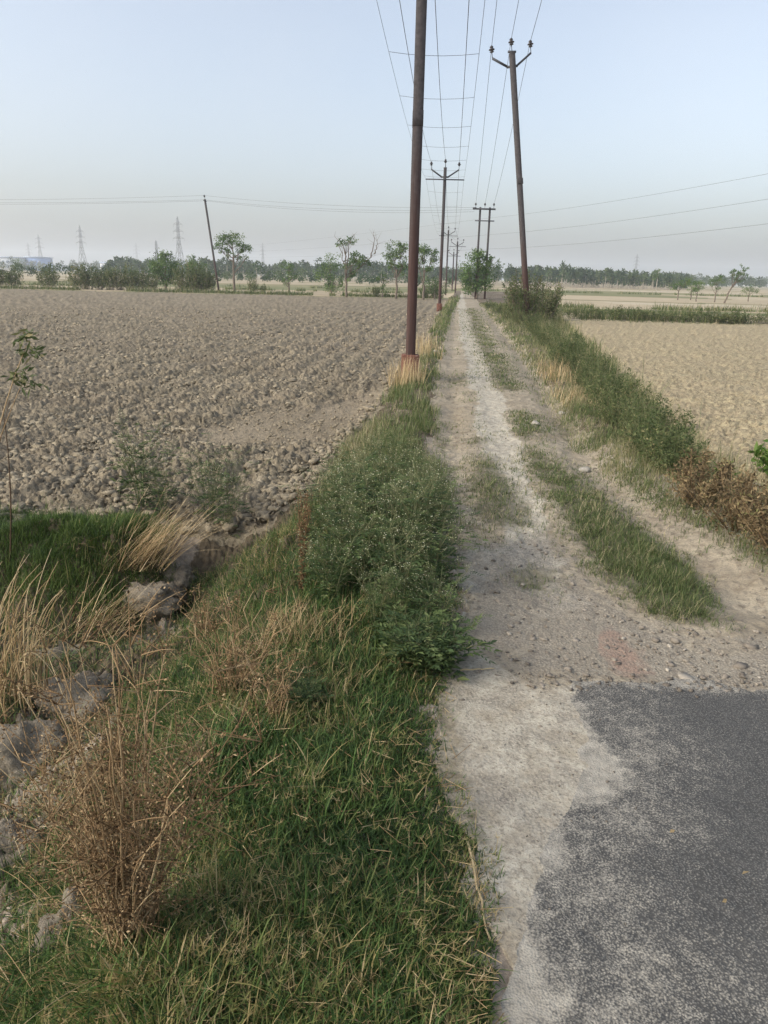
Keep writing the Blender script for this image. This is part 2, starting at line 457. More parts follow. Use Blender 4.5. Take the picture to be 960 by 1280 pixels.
M['roofm'] = simple('sheet_roof', (.42, .5, .62), (.5, .58, .7), .3)

def soil_clod_mat(name, dark, mid, light, sc=1.0):
    s = NT(name); n1 = s.noise(1.3 * sc, 4); n2 = s.noise(17 * sc, 6, .72); n3 = s.noise(70 * sc, 3, .7)
    c = s.mix(s.ramp(n2, .3, .7), dark, light); c = s.mix(.5, c, s.mix(s.ramp(n1, .3, .7), mid, light))
    c = s.mix(s.ramp(s.attr('tint'), 0, 1, .25, 0), c, dark)
    return s.finish(c, .95, s.bump(s.math('ADD', n2, s.math('MULTIPLY', n3, .4)), .8, .03), .1)
M['clod'] = soil_clod_mat('dry_clod', (.15, .123, .082), (.27, .228, .16), (.42, .365, .27))
M['rock'] = soil_clod_mat('dry_mud_lump', (.105, .09, .066), (.195, .167, .127), (.31, .272, .212), 1.4)
M['stone'] = simple('pale_stone', (.22, .20, .17), (.42, .39, .33), 30)
def gravel_mat():
    s = NT('gravel_stone'); n2 = s.noise(60, 3)
    c = s.cramp(s.attr('tint'), [(0, (.10, .088, .072)), (.45, (.21, .185, .15)), (.8, (.31, .275, .225)), (1, (.43, .39, .32))])
    return s.finish(s.mix(s.ramp(n2, .3, .7, 0, .35), c, (.16, .13, .11)), .9, None, .2)
M['gravel'] = gravel_mat()

def m_plough():
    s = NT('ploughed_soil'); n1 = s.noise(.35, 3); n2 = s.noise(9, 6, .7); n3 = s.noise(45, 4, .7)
    c = s.mix(s.ramp(n2, .32, .68), (.122, .103, .070), (.318, .276, .196)); c = s.mix(s.ramp(n1, .35, .65, 0, .5), c, (.215, .176, .128))
    c = s.mix(s.math('MULTIPLY', s.attr('pale'), .7), c, (.29, .24, .17))
    c = s.mix(s.ramp(n3, .36, .47, .75, 0), c, (.085, .066, .045)); c = s.mix(s.ramp(s.noise(.9, 5, .7), .45, .62, 0, .45), c, (.32, .27, .195))  # dark n3 gaps: shade between the clods put into the soil colour
    return s.finish(c, .95, s.bump(s.math('ADD', n2, s.math('MULTIPLY', n3, .35)), .9, .045), .1)
def m_bare():
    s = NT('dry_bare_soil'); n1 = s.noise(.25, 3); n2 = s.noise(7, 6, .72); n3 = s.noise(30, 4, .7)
    c = s.mix(s.ramp(n2, .3, .62), (.27, .222, .138), (.47, .40, .255)); c = s.mix(s.ramp(n1, .35, .65, 0, .4), c, (.42, .355, .228))
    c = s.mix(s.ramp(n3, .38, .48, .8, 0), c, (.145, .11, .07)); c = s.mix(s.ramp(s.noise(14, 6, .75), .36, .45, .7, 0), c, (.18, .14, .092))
    c = s.mix(s.ramp(s.noise(3.3, 6, .75), .32, .42, .55, 0), c, (.22, .17, .115)); c = s.mix(s.ramp(s.noise(.6, 4, .7), .45, .6, 0, .35), c, (.33, .27, .185))
    return s.finish(c, .95, s.bump(s.math('ADD', n2, s.math('MULTIPLY', n3, .5)), .9, .04), .1)
def m_track():
    s = NT('dirt_track_soil'); n1 = s.noise(1.6, 5, .65); n2 = s.noise(14, 6, .7); n3 = s.noise(75, 4, .7); n4 = s.noise(5, 5, .7)
    c = s.mix(s.ramp(n1, .35, .65), (.28, .237, .170), (.40, .35, .262)); c = s.mix(s.ramp(n2, .50, .64, 0, .65), c, (.18, .142, .10))
    pl = s.math('MULTIPLY', s.ramp(s.math('ADD', s.attr('pale'), s.ramp(n4, .3, .7, -.45, .45)), .25, .75), .9)
    c = s.mix(pl, c, s.mix(s.ramp(n2, .35, .65), (.36, .33, .265), (.54, .50, .41)))
    sp = s.voro(85); spc = s.mix(s.ramp(sp, .15, .6), (.50, .465, .385), (.12, .106, .09))
    gv = s.ramp(s.math('ADD', s.attr('grav'), s.ramp(s.noise(4.2, 4, .7), .3, .7, -.4, .4)), .3, .8, 0, .66)
    c = s.mix(gv, c, s.mix(.5, spc, (.29, .262, .215)))
    c = s.mix(s.ramp(s.math('ADD', s.attr('red'), s.ramp(n4, .3, .7, -.3, .3)), .35, 1.0, 0, .65), c, (.32, .205, .155))
    c = s.mix(s.ramp(s.math('ADD', s.attr('turf'), s.ramp(n2, .3, .7, -.3, .3)), .25, .8, 0, .75), c, (.115, .105, .062))
    c = s.mix(s.ramp(n3, .52, .62, 0, .6), c, (.16, .135, .105)); c = s.mix(s.ramp(s.noise(30, 6, .8), .52, .62, 0, .5), c, (.17, .15, .125)); c = s.mix(s.ramp(s.noise(2.7, 6, .75), .50, .62, 0, .26), c, (.19, .17, .145)); c = s.mix(s.ramp(s.voro(26), .08, .16, .65, 0), c, (.10, .09, .08))
    h = s.math('ADD', s.math('MULTIPLY', n2, 1.0), s.math('MULTIPLY', n3, .35))
    h = s.math('ADD', h, s.math('MULTIPLY', s.math('MULTIPLY', sp, gv), -.5))
    return s.finish(c, .95, s.bump(h, .7, .018), .12)
def m_asph():
    s = NT('worn_asphalt'); v = s.voro(150); v2 = s.voro(290); n1 = s.noise(3.2, 5, .7); n2 = s.noise(22, 5, .7); n3 = s.noise(160, 3, .7)
    c = s.mix(s.ramp(v, .2, .55), (.138, .135, .126), (.057, .056, .053)); c = s.mix(s.ramp(v2, .05, .18, .5, 0), c, (.34, .34, .33))
    c = s.mix(s.ramp(n1, .4, .7, 0, .35), c, (.100, .099, .094))
    d = s.math('ADD', s.attr('dust'), s.ramp(n2, .28, .72, -.26, .26)); d = s.math('ADD', d, s.ramp(n3, .3, .7, -.48, .48))
    d = s.math('ADD', d, s.ramp(n1, .35, .68, -.2, .2)); d = s.math('ADD', d, s.ramp(v, .15, .6, .22, -.22))
    c = s.mix(s.ramp(d, .25, 1.05, 0, 1), c, s.mix(s.ramp(n2, .35, .65), (.255, .236, .198), (.375, .348, .292)))
    h = s.math('ADD', s.math('MULTIPLY', v, -.7), s.math('MULTIPLY', n3, .3))
    return s.finish(c, .85, s.bump(h, .6, .006), .3)
def m_verge():
    s = NT('verge_soil'); n1 = s.noise(2, 5, .65); n2 = s.noise(16, 6, .7)
    c = s.mix(s.ramp(n2, .3, .7), (.06, .05, .034), (.14, .112, .075)); c = s.mix(s.ramp(n1, .4, .7, 0, .5), c, (.16, .125, .085))
    c = s.mix(s.ramp(s.math('ADD', s.attr('pale'), s.ramp(n2, .3, .7, -.25, .25)), .3, .7), c, s.mix(s.ramp(n2, .3, .7), (.22, .18, .138), (.37, .32, .26)))
    return s.finish(c, .95, s.bump(n2, .9, .03), .1)
def m_far():
    s = NT('far_field_soil'); n1 = s.noise(.03, 3); n2 = s.noise(.5, 5, .65)
    c = s.cramp(s.attr('pale'), [(0, (.10, .13, .055)), (.25, (.22, .21, .11)), (.5, (.36, .29, .2)), (.75, (.44, .365, .26)), (1, (.5, .44, .34))])
    c = s.mix(s.ramp(n2, .4, .75, 0, .45), c, (.16, .15, .08)); c = s.mix(s.ramp(n1, .4, .7, 0, .35), c, (.3, .27, .17))
    return s.finish(c, .95, s.bump(n2, .5, .2), .1)

# ------------------------------------------------------------------ ground: one sheet, cut where the surface changes
def build_ground():
    az = np.concatenate([np.arange(-180, -42, 4.0), np.arange(-42, 42.01, .1), np.arange(46, 180.1, 4.0)])
    az[-1] = 180
    fp = 744.0
    def step(a, b, px):
        n = int(fp * (math.atan(CAMH / a) - math.atan(CAMH / b)) / px)
        return CAMH / np.tan(np.linspace(math.atan(CAMH / a), math.atan(CAMH / b), n, endpoint=False))
    rr = np.concatenate([[.05, .2, .35], step(.5, 5, 1.0), step(5, 40, .5), step(40, 90, .5), np.geomspace(90, 2500, 70)])
    A, Rr = np.meshgrid(np.radians(az), rr)
    x = (Rr * np.sin(A)).ravel(); y = (Rr * np.cos(A)).ravel()
    nr, na = A.shape
    z = H(x, y)
    n = len(x); at = {k: np.zeros(n) for k in ('pale', 'grav', 'red', 'turf', 'dust')}
    d = np.hypot(x, y)
    # --- zones
    wob = (fbm(x * 3, y * 3, 21, 4) - .5) * .28
    wob2 = (fbm(x * .8, y * .8, 31, 3) - .5) * .3
    lt = X(L_TRACK, y) + wob; rt = X(R_TRACK, y) + wob; lf = X(L_FIELD, y) + wob; rf = X(R_FIELD, y) + wob + wob2
    nf = NEAR_FIELD_Y + wob + wob2
    zone = np.zeros(n, int)
    far = (y > 110) | (d > 230)
    zone[(x > lt) & (x < rt) & (y > 0)] = 2
    zone[(x < lf) & (y > nf) & (y < FAR_L + wob2)] = 1
    zone[(x > rf) & (y > 3.0) & (y < FAR_R + wob2)] = 4
    zone[((x < lf) & (y >= FAR_L + wob2)) | ((x > rf) & (y >= FAR_R + wob2)) | far] = 5
    wa = (fbm(x * 9, y * 9, 55, 4) - .5)
    asp = inpoly(x + wa * .10 + wob * .45, y + wa * .12 + wob * .1, P_ASPH)
    zone[asp] = 3
    # --- relief of the ploughed field
    m = (zone == 1)
    xm, ym = x[m], y[m]
    e = np.minimum(ss(X(L_FIELD, ym) - xm, 0, .6), ss(ym - NEAR_FIELD_Y, 0, .6))
    # furrows run with the track
    la = math.atan2(*(L_TRACK[-3] - L_TRACK[4])[::1]); u = xm * math.cos(la) - ym * math.sin(la)
    fur = .5 + .5 * np.sin(u * 2 * math.pi / .5 + 4 * fbm(xm * .4, ym * .4, 4, 2))
    smooth = soft(xm, ym, poly([(225, 545), (330, 510), (400, 510), (470, 480), (455, 530), (400, 560), (350, 560), (270, 560)], -.15), .12, 3, 3)
    wx = xm + (fbm(xm * 6, ym * 6, 501, 3) - .5) * .16; wy = ym + (fbm(xm * 6, ym * 6, 502, 3) - .5) * .16
    big = ss(fbm(xm * 1.5, ym * 1.5, 503, 3), .42, .58)
    hh = .055 * clodding(wx * 6, wy * 6, 3, .35) * (.3 + .7 * big) + .045 * clodding(wx * 12, wy * 12, 13, .35) + .022 * clodding(wx * 25, wy * 25, 23, .4) + (.022 * fur ** 1.5 * ss(xm, -9, -2) + .016 * fur) * (.4 + 1.2 * fbm(xm * .7, ym * .7, 507, 3)) + .06 * (fbm(xm * 2.5, ym * 2.5, 6, 3) - .5)
    z[m] += hh * (.25 + .75 * e) * (1 - .75 * smooth); at['pale'][m] = smooth
    m = (zone == 4); xm, ym = x[m], y[m]
    wx = xm + (fbm(xm * 7, ym * 7, 504, 3) - .5) * .14; wy = ym + (fbm(xm * 7, ym * 7, 505, 3) - .5) * .14
    z[m] += .035 * clodding(wx * 5, wy * 5, 33, .15) + .025 * clodding(wx * 12, wy * 12, 35, .2) + .03 * ss(fbm(xm * 6, ym * 6, 506, 4), .58, .75) + .02 * np.sin((xm * .3 + ym) * 2 * math.pi / .5) * .5
    m = (zone == 0) & (d < 60); z[m] += (fbm(x[m] * 12, y[m] * 12, 71, 4) - .5) * .06 + (.03 * clodding(x[m] * 9 + wob[m] * 2, y[m] * 9, 72, .4) + .025 * clodding(x[m] * 22, y[m] * 22 + wob[m] * 4, 74, .4)) * (d[m] < 6) * ss(X(L_TRACK, y[m]) - x[m], .7, 1.0)
    m = (zone == 2) & (d < 40)
    c3, v3 = cells(x[m] * 14, y[m] * 14, 61)
    roughn = .35 + .65 * fbm(x[m] * 1.2, y[m] * 1.2, 77, 3)
    tread = np.exp(-((x[m] - X(RUT_L, y[m]) - .05) / .13) ** 2) * ss(y[m], 5.2, 6.5) * np.sin(y[m] * 2 * math.pi / .17) * .012
    nearf = .12 + .88 * ss(y[m], 2.7, 4.2)
    z[m] += (fbm(x[m] * 7, y[m] * 7, 73, 5) - .5) * .05 * roughn * nearf + (fbm(x[m] * 22, y[m] * 22, 78, 3) - .5) * .03 * roughn * nearf + .012 * nearf * np.clip(1 - c3 * 1.6, 0, 1) * v3 ** 2 + tread
    cover = soft(x[m], y[m], P_ASPH, .05, 190, 5); z[m] += .010 * (1 - ss(y[m], 2.5, 3.2))
    m = (zone == 3)
    z[m] += .010 + (fbm(x[m] * 30, y[m] * 30, 83, 3) - .5) * .006
    # --- what the surface is made of
    dz = d < 70
    pw = .05 + .075 * np.clip((y - 3) / 6, 0, 1) + .02 * np.clip((y - 12) / 20, 0, 1)
    wind = (fbm(x * .1, y * .55, 401, 3) - .5) * .34 * ss(y, 5, 9)
    pw = (pw + .02 * ss(y, 8, 20)) * (.65 + .9 * fbm(x * .1, y * .8, 402, 3))
    pc = 1.25 * np.exp(-((x - X(PALE_C, y) + wob * .6 + wind) / (pw + .07)) ** 4) * ss(y, 3.2, 4.2)
    near = poly([(552, 800), (640, 690), (590, 665), (570, 700), (580, 770), (545, 860), (555, 960), (565, 1050), (590, 1290), (600, 1500), (900, 1500), (720, 1290), (720, 1100), (760, 960), (740, 850), (650, 845)])
    pale2 = np.zeros(n); s0 = dz & (zone >= 2); pale2[s0] = soft(x[s0], y[s0], near, .08, 91)
    at['pale'] = np.where((zone == 2), np.clip(np.maximum(pc, pale2 * .68), 0, 1.25), at['pale'])
    s0 = (zone == 2) & dz
    at['grav'][s0] = soft(x[s0], y[s0], P_GRAV, .10, 101); at['red'][s0] = soft(x[s0], y[s0], P_RED, .04, 111)
    tf = np.zeros(s0.sum())
    for i, P in enumerate((P_STRIP_L, P_STRIP_R, P_STRIP_F, P_TUFT_A, P_TUFT_B, P_TUFT_C, P_TUFT_D, P_TUFT_E)): tf = np.maximum(tf, soft(x[s0], y[s0], P, .06, 121 + i))
    at['turf'][s0] = tf; at['grav'][s0] *= 1 - tf
    at['grav'][s0] = np.maximum(at['grav'][s0], np.maximum(.8 * soft(x[s0], y[s0], P_ASPH, .16, 195, 7), .5 * pale2[s0]))
    at['turf'][s0] = np.maximum(at['turf'][s0], .55 * (1 - ss(np.minimum(x[s0] - X(L_TRACK, y[s0]), X(R_TRACK, y[s0]) - x[s0]), -.05, .22)) * ss(y[s0], 1.5, 2.0))
    s0 = (zone == 3) | ((zone == 2) & (d < 5)) | ((zone == 0) & (d < 2))
    xs, ys = x[s0], y[s0]
    nz_ = (fbm(xs * 6, ys * 6, 601, 4) - .5); nz2 = fbm(xs * 2.2, ys * 2.2, 602, 3)
    left = 1 - ss(xs - X(L_ASPH, ys) - wob[s0] * .45 + nz_ * .3, .0, .05 + .26 * nz2)
    top = 1 - ss(ASPH_TOP - .02 * (xs - .8) - ys + nz_ * .16, .0, .05 + .16 * nz2)
    du = np.clip(.12 + .75 * soft(xs, ys, poly([(560, 1400), (640, 1180), (760, 1120), (860, 1170), (960, 1300), (1000, 1500)]), .2, 141), 0, 1)
    dl_ = xs - X(L_ASPH, ys) - wob[s0] * .45
    at['dust'][s0] = np.clip(np.maximum(np.maximum(left * 1.3, top * .95), np.maximum(du * (.35 + .75 * nz2), .62 * (1 - ss(dl_ + nz_ * .3, .05, .75)))), 0, 1.35)
    s0 = (zone == 0) & (d < 8); b = np.zeros(s0.sum())
    for i, P in enumerate(P_BARE): b = np.maximum(b, soft(x[s0], y[s0], P, .05, 161 + i))
    at['pale'][s0] = np.maximum(b, .8 * (1 - ss(X(L_TRACK, y[s0]) - x[s0], .05, .22)))
    s0 = (zone == 0) & (d >= 8); at['pale'][s0] = .35 * fbm(x[s0] * 2, y[s0] * 2, 171, 3) + .2 * (x[s0] > 0)
    # parcels beyond the nearest fields
    s0 = zone == 5; xs, ys = x[s0], y[s0]
    k = np.floor((ys + xs * .04 * np.sign(xs)) / 24 + .4 * np.sin(xs * .01)); k2 = np.floor(xs / 85 + _hash(k, k * 0, 5) * 3)
    pv = _hash(k, k2, 7); fr = ((ys + xs * .04 * np.sign(xs)) / 24 + .4 * np.sin(xs * .01)) - k
    pv = np.where(pv < .35, .15 + pv * .5, .4 + pv * .5); pv = np.where((fr < .1), .05, pv)
    pv = np.where((xs < 0) & (ys < 95), np.where(xs < -9, .62, .55), pv)
    pv = np.where((xs > 0) & (ys < 62), np.where(fr < .2, .1, .72), pv)
    at['pale'][s0] = pv
    # --- cut into objects
    i = np.arange(nr - 1)[:, None] * na; j = np.arange(na - 1)[None]
    Q = np.stack([i + j, i + na + j, i + na + j + 1, i + j + 1], -1).reshape(-1, 4)
    zf = np.max(zone[Q], 1)
    zf = np.where((zone[Q] == 3).any(1), 3, zf)
    V = np.stack([x, y, z], 1)
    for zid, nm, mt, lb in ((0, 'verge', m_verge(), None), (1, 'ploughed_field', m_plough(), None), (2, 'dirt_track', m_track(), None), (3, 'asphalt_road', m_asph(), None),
                            (4, 'bare_field', m_bare(), None), (5, 'far_fields', m_far(), None)):
        q = Q[zf == zid]; us, inv = np.unique(q.ravel(), return_inverse=True)
        me = bpy.data.meshes.new(nm); fill(me, V[us], inv.reshape(-1, 4), np.zeros((0, 3), int))
        for a, v in at.items():
            t = me.attributes.new(a, 'FLOAT', 'POINT'); t.data.foreach_set('value', v[us].astype(np.float32))
        me.polygons.foreach_set('use_smooth', np.ones(len(me.polygons), bool)); me.materials.append(mt)
        o = bpy.data.objects.new(nm, me); COL.objects.link(o); kind(o, 'structure')
build_ground()

# ------------------------------------------------------------------ scatter helpers
def scatter(n, r0, r1, a0, a1, mask, power=0.0):
    """points with log-uniform distance (denser near), kept where mask(x, y) beats a random number"""
    if power: r = (r0 ** power + rng.random(n) * (r1 ** power - r0 ** power)) ** (1 / power)
    else: r = r0 * (r1 / r0) ** rng.random(n)
    a = np.radians(rng.uniform(a0, a1, n)); x = r * np.sin(a); y = r * np.cos(a)
    k = mask(x, y) > rng.random(n)
    x, y = x[k], y[k]
    return np.stack([x, y, H(x, y)], 1)

# ---- soil clods on the ploughed field and stones on the track
def clods():
    def mk(x, y):
        e = (X(L_FIELD, y) - x > .05) & (y > NEAR_FIELD_Y) & (y < FAR_L - 1)
        return e * (.35 + .65 * (fbm(x * 1.2, y * 1.2, 5, 2) > .45))
    p = scatter(34000, 5.0, 40, -34, 9, mk)
    d = np.hypot(p[:, 0], p[:, 1]); n = len(p)
    s = (.009 + .040 * rng.random(n) ** 4.5) * (1 + .008 * d)
    sm = inpoly(p[:, 0], p[:, 1], poly([(225, 545), (330, 510), (400, 510), (470, 480), (455, 530), (400, 560), (350, 560), (270, 560)], -.15))
    s = np.where(sm, s * .45, s)
    size = np.stack([s * rng.uniform(.8, 1.6, n), s * rng.uniform(.7, 1.2, n), s * rng.uniform(.5, .9, n)], 1)
    p[:, 2] += .045 + s * .05
    b = MB(); b.rocks(p, size, rng.random(n), 1, .6)
    kind(b.obj('soil_clods', M['clod']), 'stuff', 'grey brown dry soil clods covering the ploughed field')
    b = MB()
    def mg(x, y): return soft(x, y, P_GRAV, .12, 5, 3) * (.35 + .65 * (fbm(x * 2, y * 2, 6, 2) > .45)) * (1 - soft(x, y, P_STRIP_R, .05, 5, 3))
    p = scatter(9000, 2.3, 6, -2, 42, mg)
    def mt(x, y): return ((x > X(L_TRACK, y) + .05) & (x < X(R_TRACK, y))) * .6 * (1 - inpoly(x, y, P_ASPH)) * (1 - soft(x, y, P_STRIP_R, .05, 5, 3))
    p = np.vstack([p, scatter(5000, 2.4, 16, -2, 42, mt)])
    n = len(p); s = .0022 + .013 * rng.random(n) ** 5
    b.rocks(p + np.array([0, 0, .002]), np.stack([s * rng.uniform(.8, 1.5, n), s, s * rng.uniform(.4, .9, n)], 1), np.clip(rng.normal(.5, .25, n), 0, 1), 1, .55)
    def me_(x, y): return soft(x, y, poly([(790, 775), (1000, 790), (1020, 900), (940, 868), (850, 845), (800, 810)]), .08, 6, 3)
    p = scatter(900, 2.3, 4.5, 10, 42, me_); n = len(p); s = .006 + .02 * rng.random(n) ** 4
    b.rocks(p + np.array([0, 0, .006]), np.stack([s * rng.uniform(.8, 1.5, n), s, s * rng.uniform(.5, .9, n)], 1), np.clip(rng.normal(.55, .25, n), 0, 1), 1, .6)
    nx = 700; cx = rng.uniform(.55, 3.2, nx); cy = ASPH_TOP - .02 * (cx - .8) + rng.normal(size=nx) * .05; p = np.stack([cx, cy, H(cx, cy) + .012], 1)
    ly = rng.uniform(1.5, ASPH_TOP, 120); lx = X(L_ASPH, ly) + rng.normal(size=120) * .12; p = np.vstack([p, np.stack([lx, ly, H(lx, ly) + .012], 1)])
    n = len(p); s = .0018 + .011 * rng.random(n) ** 4; s[700:] *= .45
    b.rocks(p, np.stack([s * rng.uniform(.8, 1.5, n), s, s * rng.uniform(.5, .9, n)], 1), rng.uniform(0, .55, n), 1, .6)
    kind(b.obj('gravel', M['gravel']), 'stuff', 'loose grey stones spread over the track before the asphalt')
clods()

# ---- grass
def grass_tints(n, straw=.12, lo=.05, hi=.65):
    t = rng.uniform(lo, hi, n); k = rng.random(n) < straw
    return np.where(k, rng.uniform(.75, 1, n), t)

def in_bare(x, y):
    b = np.zeros(x.shape)
    for i, P in enumerate(P_BARE): b = np.maximum(b, soft(x, y, P, .04, 161 + i, 3))
    return b

def make_grass():
    # near bank left of the track
    def mk(x, y):
        dl = X(L_TRACK, y) - x + (fbm(x * 4, y * 4, 15, 3) - .5) * .22
        a = ss(dl, -.10, .10)
        fl = x - X(L_FIELD, y)
        f = np.where(y > 4.9, ss(fl, -.15, .1), 1)
        den = .45 + .55 * ss(fbm(x * 2.2, y * 2.2, 18, 3), .35, .55)
        den = den * (1 - .75 * ss(dl, 1.25, 2.0) * (y < 4.6))
        return a * f * den * (1 - .42 * in_bare(x, y)) * (x > -4.5)
    p = scatter(640000, .95, 5.2, -60, 12, mk, .55)
    n = len(p); d = np.hypot(p[:, 0], p[:, 1])
    cl = fbm(p[:, 0] * 5, p[:, 1] * 5, 27, 3)
    lowz = ss(-p[:, 2], .1, .4)
    L = np.where(rng.random(n) < .12, rng.gamma(6, .0135, n), rng.gamma(5, .0095, n)) * (.55 + .9 * cl); dl = X(L_TRACK, p[:, 1]) - p[:, 0]
    L *= .45 + .55 * ss(dl, .0, .35)
    p[:, 2] += rng.random(n) ** 2 * .055 * ss(dl, 0, .3)
    tt = grass_tints(n, .08, .0, .74) * (.5 + 1.1 * cl) + .1 * (rng.random(n) < .1)
    dry = ss(fbm(p[:, 0] * 2.3 + 4, p[:, 1] * 2.3, 29, 4), .50, .62)
    tt = np.where(rng.random(n) < .02 + dry * .36 + lowz * .08, rng.uniform(.72, 1, n), tt)
    b = MB(); b.blades(p, L, rng.uniform(.0024, .0052, n), rng.uniform(0, 6.283, n), rng.uniform(.1, 1.3, n), rng.uniform(.1, 1.2, n), tt, 3)
    lift = rng.random(n) ** 2 * .05
    # star shaped heads of the creeping grass
    k = (rng.random(n) < .013 * ss(fbm(p[:, 0] * 3.1, p[:, 1] * 3.1, 91, 3), .45, .62)); ph = p[k]; m = len(ph); top = ph + np.array([0, 0, 1]) * (L[k] * .85 + .02)[:, None] + rng.normal(size=(m, 3)) * .012
    az0 = rng.uniform(0, 6.28, m)
    tv = np.clip(rng.normal(.84, .09, m), .5, 1)
    for q in range(5):
        b.blades(top, rng.uniform(.014, .036, m), .0024, az0 + q * 1.257 + rng.normal(size=m) * .2, rng.uniform(.7, 1.4, m), .3, tv, 2)
    b.blades(ph, L[k] + .02, .0022, rng.uniform(0, 6.28, m), .08, .1, tv - .1, 3)
    kind(b.obj('bank_grass', M['grass']), 'stuff', 'dark green creeping grass with straw tips covering the near bank')
    # strip left of the track further on
    def mk2(x, y):
        dl = X(L_TRACK, y) - x + (fbm(x * 3, y * 3, 16, 3) - .5) * .3
        fl = x - X(L_FIELD, y) + (fbm(x * 3, y * 3, 26, 3) - .5) * .3
        return ss(dl, -.08, .15) * ss(fl, -.1, .2) * (.09 + .91 * ss(fbm(x * 1.6, y * 1.3, 19, 4), .42, .54)) * (y > 4.8)
    p = scatter(150000, 4.8, 70, -9, 9, mk2)
    n = len(p); d = np.hypot(p[:, 0], p[:, 1]); cl = fbm(p[:, 0] * 2, p[:, 1] * 2, 28, 3)
    tt = grass_tints(n, .16, .25, .75); dry = ss(fbm(p[:, 0] * .9 + 7, p[:, 1] * .9, 39, 3), .44, .58) * ss(.4 - (p[:, 0] - X(L_FIELD, p[:, 1])), -.1, .3)
    tt = np.where(rng.random(n) < dry * .75, rng.uniform(.78, 1, n), tt)
    b = MB(); b.blades(p, rng.gamma(5, .021, n) * (.35 + 1.3 * cl) * (1 + .006 * d), np.maximum(.0035, .00075 * d), rng.uniform(0, 6.283, n), rng.uniform(.05, .5, n), rng.uniform(.1, 1.0, n), tt, 3)
    kind(b.obj('verge_grass', M['shortgrass']), 'stuff', 'grass strip between the ploughed field and the track')
    # grass growing on the track itself
    PS = (P_STRIP_L, P_STRIP_R, P_STRIP_F, P_TUFT_A, P_TUFT_B, P_TUFT_C, P_TUFT_D, P_TUFT_E)
    wts = (.55, 1, .8, .22, .5, .6, .4, .5)
    def mk3(x, y):
        r = 0
        for i, (P, w) in enumerate(zip(PS, wts)): r = np.maximum(r, soft(x, y, P, .11, 201 + i, 5) ** 1.3 * w)
        lane = (x > X(L_TRACK, y)) & (x < X(R_TRACK, y)) & (y > 4.4)
        keep = 1 - np.exp(-((x - X(PALE_C, y)) / .17) ** 4)
        mid = np.exp(-((x - .55 * X(PALE_C, y) - .45 * X(RUT_R, y)) / .22) ** 2)
        r = np.maximum(r, lane * keep * (.14 + .86 * np.maximum(mid * ss(y, 7, 9), .6 * ss(x - X(RUT_R, y), .05, .35))) * ss(fbm(x * 2.2, y * 1.5, 405, 4), .47, .58) * .85)
        return r * (.55 + .45 * ss(fbm(x * 4, y * 4, 44, 3), .35, .55))
    p = scatter(600000, 2.9, 45, 2, 30, mk3)
    n = len(p); d = np.hypot(p[:, 0], p[:, 1])
    big = soft(p[:, 0], p[:, 1], P_STRIP_R, .0, 3, 1) * ss(5.2 - p[:, 1], -.6, 1.2)
    cl = fbm(p[:, 0] * 4, p[:, 1] * 4, 48, 3)
    tt = grass_tints(n, .16, .1, .7)
    tt = np.where(rng.random(n) < .25 * ss(fbm(p[:, 0] * 3, p[:, 1] * 3, 49, 2), .5, .6), rng.uniform(.7, .95, n), tt)
    b = MB(); b.blades(p, rng.gamma(5, .0068, n) * (.4 + 1.2 * cl) * (1 + .7 * big), np.maximum(.0032, .0008 * d), rng.uniform(0, 6.283, n), rng.uniform(.1, 1.2, n), rng.uniform(.1, 1.2, n), tt * (.6 + .8 * cl), 3)
    kind(b.obj('track_grass', M['shortgrass']), 'stuff', 'short green grass strips growing between the wheel ruts')
    # right verge
    def mk4(x, y):
        e = x - X(R_TRACK, y) + (fbm(x * 3, y * 3, 56, 3) - .5) * .35; f = X(R_FIELD, y) - x + (fbm(x * 3, y * 3, 66, 3) - .5) * .3
        w = (X(R_FIELD, y) - X(R_TRACK, y)); u = (x - X(R_TRACK, y)) / np.maximum(w, .3)
        return ss(e, -.28, .05) * ss(f, -.15, .2) * (.45 + .55 * ss(fbm(x * 1.8, y * 1.8, 59, 3), .36, .52))
    p = scatter(420000, 3.2, 55, 3, 40, mk4)
    n = len(p); d = np.hypot(p[:, 0], p[:, 1]); u = (p[:, 0] - X(R_TRACK, p[:, 1])) / np.maximum(X(R_FIELD, p[:, 1]) - X(R_TRACK, p[:, 1]), .3)
    cl = fbm(p[:, 0] * 2, p[:, 1] * 2, 58, 3); tt = grass_tints(n, .2, .15, .75)
    dry = ss(fbm(p[:, 0] * 1.1, p[:, 1] * 1.1, 69, 3), .48, .6) * .7
    tt = np.where(rng.random(n) < dry, rng.uniform(.76, 1, n), tt)
    L = rng.gamma(5, .014, n) * (.5 + cl) * (1 + 2.2 * ss(u, .3, .7)) * (1 + .004 * d)
    b = MB(); b.blades(p, L, np.maximum(.0035, .0006 * d), rng.uniform(0, 6.283, n), rng.uniform(.05, .6, n), rng.uniform(.1, 1.1, n), tt, 3)
    kind(b.obj('ditch_grass', M['shortgrass']), 'stuff', 'half dry grass on the right verge beside the weedy ditch')
    # thick bund at the near end of the ploughed field
    def mk5(x, y):
        yc = NEAR_FIELD_Y - .45 + (fbm(x * 2, y * 2, 76, 2) - .5) * .3
        return np.exp(-((y - yc) / .55) ** 4) * ss(-1.55 - x, -.1, .3) * (.6 + .4 * ss(fbm(x * 3, y * 3, 79, 3), .35, .55))
    p = scatter(190000, 4.2, 7, -38, -10, mk5, 1)
    n = len(p); cl = fbm(p[:, 0] * 3, p[:, 1] * 3, 78, 3)
